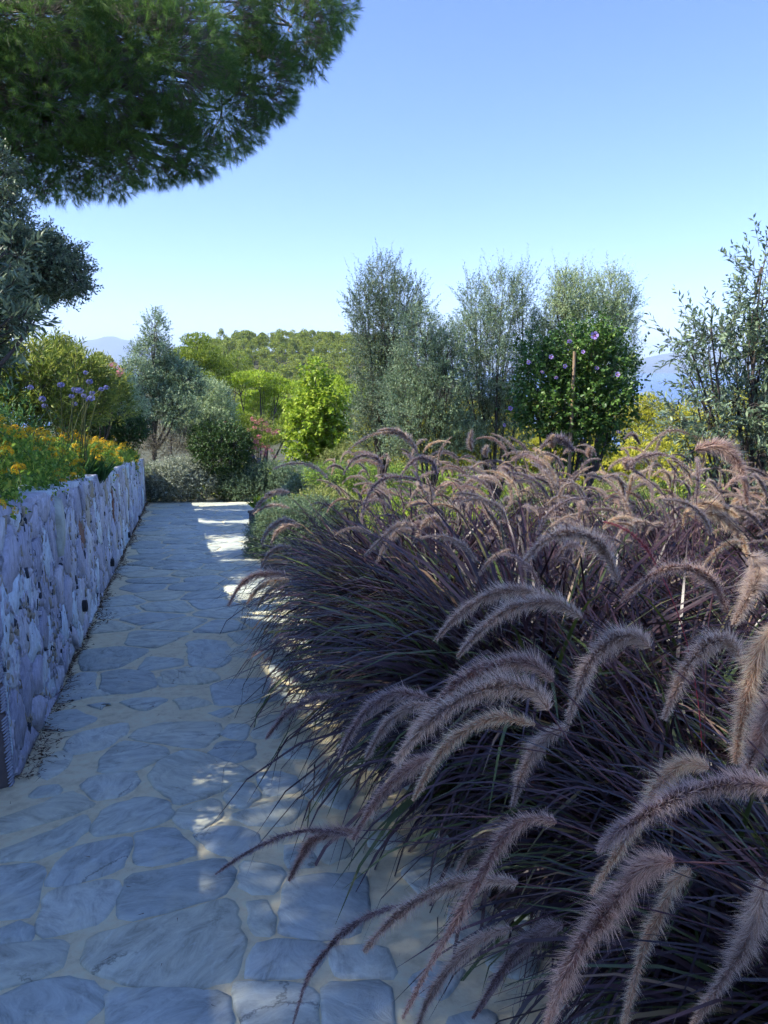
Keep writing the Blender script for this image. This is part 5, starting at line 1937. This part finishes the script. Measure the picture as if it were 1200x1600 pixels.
# plumes drawn from the photograph: (points base..tip in pixels, width px, colour, [distance])
TR = [
    ([(860, 935), (810, 921), (760, 932), (715, 962), (682, 998)], 30, 'grey'),
    ([(910, 965), (862, 940), (800, 950), (750, 985), (716, 1025)], 34, 'grey'),
    ([(865, 1065), (835, 1038), (785, 1036), (720, 1062), (670, 1115), (640, 1150)], 40, 'pink'),
    ([(857, 1110), (840, 1083), (790, 1070), (735, 1085), (680, 1120), (645, 1155), (620, 1190)], 42, 'grey'),
    ([(837, 1132), (775, 1120), (712, 1152), (675, 1195), (646, 1250)], 32, 'tan'),
    ([(690, 1178), (655, 1192), (620, 1215), (582, 1260), (552, 1310)], 32, 'pink'),
    ([(670, 1090), (620, 1083), (578, 1105), (548, 1145), (530, 1182)], 28, 'mauve'),
    ([(680, 1100), (640, 1105), (610, 1125), (588, 1155), (572, 1185)], 24, 'grey'),
    ([(530, 1087), (490, 1092), (450, 1113), (430, 1135), (416, 1154)], 18, 'mauve'),
    ([(550, 1307), (505, 1298), (455, 1302), (400, 1325), (365, 1346), (337, 1366)], 18, 'mauve'),
    ([(490, 1260), (465, 1262), (445, 1270), (425, 1288), (412, 1305)], 14, 'mauve'),
    ([(560, 1298), (525, 1300), (490, 1312), (470, 1340), (452, 1375)], 26, 'pink'),
    ([(890, 1135), (855, 1150), (830, 1180), (812, 1220), (802, 1257)], 28, 'grey'),
    ([(850, 1290), (795, 1285), (762, 1298), (735, 1325), (715, 1360)], 24, 'grey'),
    ([(870, 1285), (835, 1278), (795, 1298), (765, 1345), (735, 1400), (700, 1460), (660, 1530), (630, 1590)], 36, 'pink'),
    ([(810, 1380), (760, 1375), (700, 1384), (640, 1415), (600, 1450), (570, 1485)], 34, 'grey'),
    ([(620, 1415), (575, 1432), (540, 1455), (510, 1485), (480, 1530), (458, 1600)], 22, 'mauve'),
    ([(800, 1450), (745, 1470), (700, 1515), (670, 1560), (650, 1610)], 32, 'grey'),
    ([(880, 1445), (850, 1455), (815, 1480), (780, 1525), (740, 1590)], 34, 'mauve'),
    ([(1240, 1236), (1180, 1225), (1117, 1228), (1060, 1243), (1005, 1275), (965, 1300), (935, 1330)], 50, 'mauve'),
    ([(1108, 1200), (1075, 1192), (1040, 1215), (1005, 1270), (965, 1330), (925, 1396)], 42, 'tan'),
    ([(1054, 1346), (1015, 1350), (975, 1390), (942, 1433), (905, 1480), (875, 1545), (850, 1615)], 54, 'pink'),
    ([(1080, 1358), (1056, 1375), (1035, 1420), (1008, 1475), (987, 1550), (970, 1620)], 34, 'tan'),
    ([(1135, 1370), (1120, 1410), (1110, 1460), (1100, 1540)], 22, 'crimson'),
    ([(1090, 1470), (1078, 1495), (1066, 1525), (1052, 1600)], 13, 'red'),
    ([(1195, 1370), (1185, 1420), (1170, 1465), (1137, 1520), (1083, 1600)], 46, 'grey'),
    ([(1215, 1450), (1195, 1490), (1180, 1540), (1170, 1610)], 36, 'grey'),
    ([(1210, 1565), (1160, 1582), (1110, 1592), (1060, 1615)], 26, 'tan'),
    ([(1017, 1012), (995, 996), (960, 998), (925, 1030), (905, 1075), (888, 1127)], 38, 'grey'),
    ([(1159, 1035), (1140, 1002), (1108, 1005), (1078, 1035), (1055, 1080), (1038, 1122)], 36, 'grey'),
    ([(966, 911), (950, 870), (925, 842), (888, 832), (850, 845), (822, 875)], 28, 'grey'),
    ([(1136, 957), (1118, 915), (1090, 892), (1050, 886), (1010, 905), (971, 939)], 24, 'pink'),
    ([(1172, 868), (1185, 880), (1182, 905), (1168, 935), (1147, 975)], 40, 'grey'),
    ([(1215, 970), (1190, 1010), (1172, 1070), (1158, 1130), (1150, 1190)], 44, 'tan'),
    ([(1225, 1060), (1205, 1110), (1185, 1160), (1165, 1205)], 44, 'pink'),
    ([(1086, 703), (1115, 696), (1142, 708), (1160, 740), (1168, 787)], 28, 'pink'),
    ([(1077, 806), (1110, 803), (1140, 818), (1160, 845), (1168, 868)], 22, 'tan'),
    ([(1072, 800), (1100, 788), (1130, 793), (1154, 808)], 18, 'tan'),
    ([(1026, 884), (1012, 860), (992, 838), (966, 822), (943, 815)], 9, 'crimson'),
    ([(898, 1072), (885, 1056), (870, 1048), (855, 1046)], 9, 'crimson'),
    ([(1040, 1045), (1030, 1025), (1015, 1012), (995, 1005)], 9, 'crimson'),
    ([(447, 898), (425, 896), (395, 900), (373, 918), (357, 946)], 15, 'pink'),
    ([(452, 905), (425, 908), (403, 920), (385, 945)], 13, 'tan'),
    ([(458, 905), (435, 912), (415, 928), (402, 948)], 11, 'tan'),
    ([(453, 769), (430, 769), (410, 782), (394, 802)], 11, 'grey'),
    ([(453, 794), (432, 789), (412, 793), (396, 803)], 8, 'grey'),
    ([(462, 815), (440, 814), (420, 828), (408, 850)], 12, 'grey'),
    ([(470, 822), (450, 820), (434, 830), (424, 848)], 11, 'grey'),
    ([(456, 856), (438, 855), (420, 866), (408, 887)], 12, 'grey'),
    ([(653, 710), (640, 688), (615, 676), (580, 680), (545, 702)], 11, 'grey'),
    ([(648, 700), (632, 680), (612, 671), (590, 673)], 11, 'grey'),
    ([(600, 733), (588, 716), (568, 711), (550, 720), (537, 741)], 11, 'mauve'),
    ([(513, 747), (495, 732), (470, 724), (445, 726), (427, 733)], 9, 'grey'),
    ([(683, 742), (675, 722), (656, 715), (640, 725), (625, 745)], 12, 'mauve'),
    ([(652, 750), (628, 745), (600, 748), (578, 768), (566, 800)], 12, 'mauve'),
    ([(652, 822), (625, 820), (598, 840), (570, 868)], 15, 'grey'),
    ([(645, 830), (625, 828), (605, 850), (588, 880)], 14, 'grey'),
    ([(697, 828), (680, 810), (662, 820), (646, 850)], 14, 'grey'),
    ([(790, 858), (776, 820), (762, 800), (752, 782)], 14, 'grey'),
    ([(897, 705), (880, 688), (862, 685), (845, 700)], 14, 'mauve'),
    ([(1000, 695), (993, 682), (985, 678), (975, 686)], 8, 'mauve'),
    ([(1090, 683), (1050, 672), (1020, 690), (1002, 712)], 9, 'grey'),
    ([(832, 700), (850, 710), (862, 718), (868, 705)], 10, 'tan'),
    ([(864, 700), (862, 692), (864, 680)], 12, 'tan'),
    ([(922, 716), (920, 706), (922, 698)], 11, 'pink'),
    ([(982, 735), (978, 722), (988, 718)], 12, 'pink'),
    ([(737, 705), (734, 690), (737, 672)], 10, 'grey'),
    ([(760, 715), (758, 705), (760, 697)], 10, 'grey'),
    ([(1010, 748), (985, 728), (1010, 712), (1045, 712), (1080, 735)], 13, 'mauve'),
    ([(838, 835), (860, 800), (895, 780), (935, 782)], 10, 'mauve'),
    ([(835, 815), (850, 803), (870, 800), (892, 806)], 9, 'pink'),
    ([(465, 1549), (440, 1538), (412, 1530)], 12, 'tan'),
]
KEYS = ('grey', 'pink', 'mauve', 'tan', 'crimson', 'red')
nplume = 0
plume_pts = []
for (pp, w, key) in TR:
    ln = sum(math.dist(pp[a], pp[a + 1]) for a in range(len(pp) - 1))
    Lr = .27 if key not in ('crimson', 'red') else .20
    Y = float(np.clip(1200 * .045 / w, .95, 5.6))
    Y2 = float(np.clip(1200 * Lr / ln, .95, 5.6))
    Y = (Y * Y2) ** .5 if w > 10 else Y2
    if pp[0][1] < 830:
        Y = max(Y, 3.4)
    if pp[0][1] < 715 and w < 16:
        Y = max(Y, 5.2)
    n_ = len(pp)
    P3 = [P(u, v, Y + (-.10 * min(Y, 2.2) * .5) * (a / (n_ - 1)) + .04 * math.sin(a)) for a, (u, v) in enumerate(pp)]
    pts = catmull(P3, 14)
    Rr = w / 1200 * Y * .68 * rng.uniform(.9, 1.1)
    foot_, par = nearest_root(pts[0], .30 if pp[0][0] < pp[-1][0] + 400 else -.1)
    o0 = foot_
    nb = int(np.clip(3000 * (w / 30.0), 800, 5600)) if key not in ('crimson',) else 700
    mbp = plume_geo(pts - o0, Rr, nb, max(.0011, .9 * Y / 1200 * 1.15))
    mats = [M['plume_' + key + '_core'], M['plume_' + key + '_hair']]
    po_ = link('plume', mbp.mesh('plume', mats), par)
    foot = foot_ + np.array((rng.normal(0, .06), rng.normal(0, .06), 0))
    sm, _ = stalk_geo(pts[0] - o0, unit(pts[1] - pts[0]), foot - o0, .0017)
    link('stalk', sm.mesh('stalk', M['stalk_red' if key in ('crimson', 'red') else 'stalk']), po_)
    nplume += 1

# the many smaller plumes further back share a few shapes
shapes = []
for key, bnd in (('grey', 1.0), ('grey', 1.5), ('mauve', 1.2), ('pink', 1.3), ('tan', 1.1), ('mauve', .8), ('grey', .7), ('grey', 1.3)):
    # spine in the xz plane, starts upward-right leaning and arches to +x
    L_ = .27
    n_ = 12
    a0 = 1.05
    pt = [np.zeros(3)]
    for q in range(n_ - 1):
        a = a0 - bnd * 1.35 * (q / (n_ - 2)) ** .9
        pt.append(pt[-1] + np.array((math.cos(a), 0, math.sin(a))) * L_ / (n_ - 1))
    pt = np.array(pt)
    mbp = plume_geo(pt, .021, 1300, .0022)
    # stalk below: local, drops nearly straight with a slight lean
    shapes.append((mbp.mesh('plume', [M['plume_' + key + '_core'], M['plume_' + key + '_hair']]), key))
sts = []
for q in range(3):
    mb = MB()
    h_ = .95
    add_tube(mb, curve((-.42 + .1 * q, 0, -h_), (-.30, 0, -.35), (0, 0, 0), 12), np.linspace(.0024, .0014, 12), 4)
    sts.append(mb.mesh('stalk', M['stalk']))
cnt = 0
for _ in range(1600):
    rt, par = roots[rngc.integers(0, len(roots))]
    if rt[1] < 2.9 or (rt[1] < 4.2 and rngc.random() < .6):
        continue
    if cnt >= 520:
        break
    # a spot on the clump's shell
    az = rngc.uniform(0, 6.283)
    rr_ = rngc.uniform(.05, .42)
    hh = rngc.uniform(1.08, 1.42 if rt[1] < 4.5 else 1.52) - rr_ * .35
    loc = np.array((math.cos(az) * rr_, math.sin(az) * rr_, hh))
    # arches outwards, most of them towards the path
    yaw = az + rngc.normal(0, .6) if rngc.random() < .35 else math.pi + rngc.normal(0, .75)
    me_, key = shapes[rngc.integers(0, len(shapes))]
    o = link('plume', me_, par, loc, (rngc.normal() * .25, rngc.normal() * .4, yaw), float(rngc.uniform(.6, 1.15)))
    link('stalk', sts[cnt % 3], o)
    cnt += 1
print('plumes', nplume, cnt)
